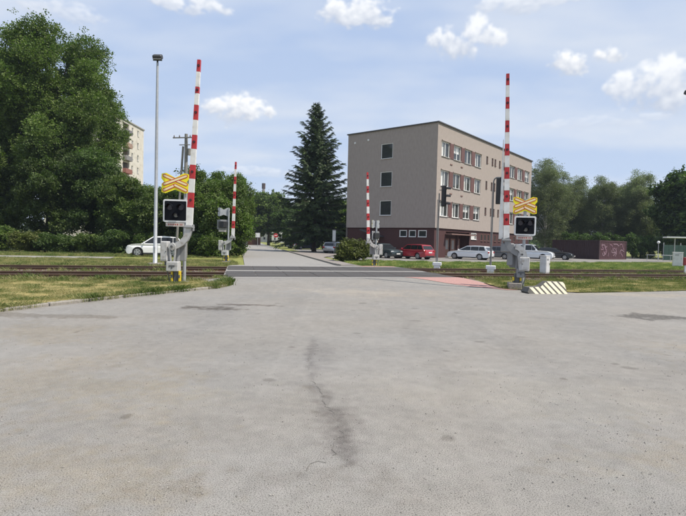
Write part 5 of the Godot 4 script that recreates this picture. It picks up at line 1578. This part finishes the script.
	scatter.call("lawn", "green lawn strip between the tracks and the parked cars", tall, 34000, func():
		var x = rng.randf_range(0.0, 34.0)
		var near = (27.4 + sin(TA) * x) / cos(TA)
		var far = 41.2 if x < 5.0 else (40.8 + (x - 5.0) * 0.314 if x < 12.0 else 43.0 + (x - 12.0) * 0.56)
		var d = rng.randf_range(near, far)
		if lat_of(x, d) < 7.8: return null
		return V(x, -0.03, d), 0.2, 0.6, 107)
func build_plants():
	leaf_material("leaf", [0.62, 0.85, 0.28])
	leaf_material("needle", [0.25, 0.35, 0.15])
	leaf_material("pale leaf", [0.65, 0.8, 0.4])
	var bark = mottled("bark", [0.10, 0.08, 0.062], 0.95, mats["_dust"], 1.2)
	var birch = mottled("birch bark", [0.42, 0.41, 0.38], 0.85, noise_tex(121, 0.05, 4, [[0, 0.15, 0.14, 0.13], [0.4, 0.85, 0.85, 0.84], [1, 1, 1, 1]], 256), 0.8)
	var mid_a = Color(0.080, 0.130, 0.030); var mid_b = Color(0.155, 0.205, 0.055)
	var dk_a = Color(0.052, 0.088, 0.026); var dk_b = Color(0.105, 0.155, 0.046)
	var olive_a = Color(0.085, 0.10, 0.03); var olive_b = Color(0.15, 0.165, 0.05)
	var grey_a = Color(0.14, 0.165, 0.085); var grey_b = Color(0.23, 0.26, 0.14)
	var G1 = "trees behind the service path"
	broadleaf("maple_tree", "huge round crowned deciduous tree towering over the shrubs and tracks", V(-31.4, 0, 53.0), 25, 13.7, 7.5, 10.3, "maple", 18000, mid_a, mid_b, 1, 58, 0.45, bark, G1, 0.29)
	broadleaf("maple_tree", "second large deciduous tree behind the huge round one, mostly hidden", V(-42.0, 0, 57.0), 24, 14.2, 7.8, 9.2, "maple", 9000, mid_a, mid_b, 2, 36, 0.4, bark, G1, 0.36)
	broadleaf("conifer_shrub", "pointed yellowish green tree under the huge tree", V(-28.0, 0, 47.5), 12, 5.6, 3.0, 5.4, "small", 5000, Color(0.05, 0.078, 0.022), Color(0.09, 0.125, 0.035), 3, 26, 0.16, bark, G1, 0.36)
	broadleaf("bushy_tree", "tall bushy tree under the huge crown, away from the tower block", V(-35.0, 0, 49.5), 11, 5.6, 3.9, 5.4, "small", 5200, dk_a, mid_b, 18, 28, 0.18, bark, G1, 0.38)
	broadleaf("bushy_tree", "dense bushy tree between the two large deciduous trees", V(-38.5, 0, 54.0), 13, 6.4, 4.4, 6.2, "small", 5200, dk_a, dk_b, 19, 28, 0.18, bark, G1, 0.38)
	broadleaf("bushy_tree", "dark bushy tree between the pointed tree and the pale tower block", V(-24.6, 0, 49.5), 10, 5.4, 3.5, 5.2, "small", 5600, dk_a, dk_b, 4, 26, 0.18, bark, G1, 0.38)
	broadleaf("bushy_tree", "dark bushy tree below the pale tower block", V(-20.2, 0, 47.5), 7, 3.7, 3.3, 3.6, "small", 5000, dk_a, mid_b, 5, 26, 0.16, bark, G1, 0.38)
	broadleaf("bushy_tree", "low green bushy tree right behind the white crossover", V(-16.3, 0, 46.5), 6.4, 3.2, 3.1, 3.1, "small", 4600, dk_a, mid_b, 6, 24, 0.15, bark, G1, 0.38)
	broadleaf("bushy_tree", "bright green rounded tree behind the leaning barrier arm", V(-12.6, 0, 46.0), 8, 4.1, 3.3, 3.7, "small", 5200, mid_a, mid_b, 7, 26, 0.18, bark, G1, 0.38)
	broadleaf("bushy_tree", "green shrubby tree at the corner of road and service path", V(-9.9, 0, 42.8), 5.5, 2.5, 2.0, 2.5, "small", 3400, mid_a, mid_b, 8, 20, 0.12, bark, G1, 0.4)
	broadleaf("bushy_tree", "tall loose tree behind the corner shrubs left of the road", V(-13.0, 0, 56.0), 9.5, 5.4, 3.2, 4.2, "small", 4200, mid_a, mid_b, 9, 24, 0.18, bark, G1, 0.38)
	broadleaf("bushy_tree", "dark tree by the roadside between corner shrubs and brick building", V(-18.5, 0, 80.0), 9.5, 5.0, 3.4, 4.6, "far", 2600, dk_a, mid_b, 10, 22, 0.2, bark, G1, 0.38)
	var G2 = "low bushes along the service path"
	var sh = [[-27.6, 43.2, 1.7, 1.7, olive_a, olive_b, "yellowish bush at the foot of the huge tree"], [-25.3, 43.8, 1.6, 1.5, dk_a, dk_b, "low dark bush second from the yellowish one"], [-22.6, 44.6, 1.7, 1.7, dk_a, mid_b, "rounded dark bush in front of the pointed tree"], [-20.0, 44.4, 1.6, 2.0, dk_a, dk_b, "dark bush at the nose of the white crossover"], [-12.9, 43.0, 1.5, 1.9, mid_a, mid_b, "green bush at the tail of the white crossover"], [-10.6, 40.9, 1.2, 1.6, mid_a, mid_b, "green bush touching the road corner by the path"], [-30.4, 43.4, 1.9, 2.3, mid_a, mid_b, "tall green bush beside the yellowish one"], [-17.2, 44.6, 1.7, 2.3, dk_a, mid_b, "tall dark bush directly behind the white crossover"]]
	for i in sh.size():
		var q = sh[i]
		broadleaf("bush", q[6], V(q[0], -0.03, q[1]), q[3], q[3] * 0.5, q[2], q[3] * 0.56, "shrub", 1900, q[4], q[5], 30 + i, 14, 0.05, bark, G2, 0.44, "leaf", "bush")
	broadleaf("bush", "round olive green bush beside the far right barrier and footpath", V(0.62, -0.03, 39.2), 2.0, 0.85, 1.15, 0.9, "shrub", 2600, olive_a, olive_b, 50, 22, 0.05, bark, "", 0.42, "pale leaf", "bush")
	build_spruce("tall dark spruce with drooping boughs beside the office gable", V(-4.0, 0, 67.5), 20.1, 6.6, 77)
	# around the road end
	var G3 = "trees at the road end"
	broadleaf("round_tree", "round crowned dark tree at the end of the road", V(-19.3, 0, 128.0), 14, 8.0, 6.6, 6.3, "far", 4200, dk_a, mid_b, 11, 30, 0.35, bark, G3, 0.36)
	broadleaf("round_tree", "dark broad tree between the road end and the spruce", V(-11.0, 0, 112.0), 10, 5.4, 4.6, 4.8, "far", 2800, dk_a, dk_b, 12, 24, 0.3, bark, G3, 0.38)
	broadleaf("round_tree", "small green tree above the brick building", V(-30.0, 0, 138.0), 9, 5.6, 4.2, 4.2, "far", 2200, mid_a, mid_b, 13, 22, 0.25, bark, G3, 0.38)
	broadleaf("round_tree", "low tree close behind the spruce trunk", V(-7.5, 0, 92.0), 7, 3.9, 3.4, 3.6, "far", 2000, dk_a, dk_b, 14, 22, 0.2, bark, G3, 0.38)
	broadleaf("round_tree", "leafy tree filling the gap between spruce and office block", V(0.5, 0, 82.0), 8, 4.4, 3.6, 4.0, "far", 2200, dk_a, mid_b, 15, 22, 0.2, bark, G3, 0.38)
	# birches and others to the right
	var G4 = "loose grey green birches behind the container"
	for q in [[36.6, 90.0, 9.7, 4.6, 8.8, "tall loose birch beside the office block end", 40], [43.0, 95.0, 7.8, 4.0, 7.2, "birch with a dipped crown second from the office block", 41], [47.2, 91.0, 8.0, 3.6, 7.2, "slim birch straight behind the container", 42], [50.4, 93.0, 7.4, 3.6, 6.6, "lower birch just right of the container", 43], [53.2, 90.0, 8.6, 3.9, 7.7, "full birch beside the dark round tree", 44], [33.4, 97.0, 7.6, 3.8, 6.8, "birch half hidden by the office block end", 45], [39.8, 97.0, 8.2, 4.2, 7.4, "birch standing back between the tall one and the dipped one", 46], [56.5, 96.0, 7.8, 4.2, 7.0, "birch half hidden by the dark round tree", 47], [45.5, 99.0, 7.4, 4.2, 6.8, "birch standing back behind the container", 48]]:
		broadleaf("birch_tree", q[5], V(q[0], 0, q[1]), 18, q[2], q[3] * 1.15, q[4] * 1.05, "birch", 7000, grey_a, grey_b, q[6], 64, 0.2, birch, G4, 0.27, "pale leaf")
	broadleaf("round_tree", "dark green round tree behind the green fence", V(54.5, 0, 79.0), 14.5, 8.2, 5.4, 6.4, "far", 4200, dk_a, dk_b, 16, 30, 0.3, bark, "", 0.36)
	broadleaf("round_tree", "dark green tree further along behind the green fence", V(62.0, 0, 84.0), 14, 7.6, 5.4, 6.4, "far", 3600, dk_a, dk_b, 17, 30, 0.3, bark, "", 0.36)
	# clipped conifer hedge plants in front of the birches
	for i in 15:
		broadleaf("thuja", "narrow dark conifer in the hedge behind the container", V(35.0 + i * 1.65, 0, 77.0 + (i % 3) * 0.5), 4, 2.0, 1.25, 2.1, "shrub", 1000, dk_a, dk_b, 60 + i, 14, 0.08, bark, "hedge conifers behind the container", 0.46)
	# far wood that closes the view
	rng.seed = 99
	var xf = []; var cols = []
	for i in 9000:
		var x = rng.randf_range(-260.0, 260.0)
		var d = 275.0 + rng.randf_range(0.0, 30.0) - absf(x) * 0.25
		var top = 8.0 + 4.0 * sin(x * 0.05) + 2.5 * sin(x * 0.17 + 1.0) + rng.randfn(0, 0.8)
		xf.append(Transform3D(Basis.from_euler(Vector3(rng.randf(), rng.randf() * TAU, rng.randf())) * rng.randf_range(2.0, 4.0), V(x, top * pow(rng.randf(), 0.6), d)))
		var c = dk_a.lerp(mid_b, rng.randf())
		cols.append(c)
	var o = multi("distant_wood", spray("far"), mats["leaf"], xf, cols)
	o.set_meta("kind", "stuff"); tag(o, "far green band of woodland along the horizon", "woodland")

func _ready():
	set_view()
	build_ground()
	build_crossing_materials()
	build_tracks()
	build_office()
	build_tower()
	build_container()
	build_background()
	build_crossing()
	build_cars()
	build_plants()
	build_grass()
func build_crossing_materials():
	mats["_dust"] = noise_tex(91, 0.02, 5, [[0, 0.72, 0.70, 0.66], [0.4, 0.92, 0.91, 0.89], [1, 1, 1, 1]], 256)
	mat("white rim", [0.74, 0.75, 0.76], 0.45); mat("black housing", [0.02, 0.02, 0.022], 0.5)
	mat("dark grey steel", [0.09, 0.095, 0.1], 0.6); mat("mid grey steel", [0.22, 0.225, 0.23], 0.55)
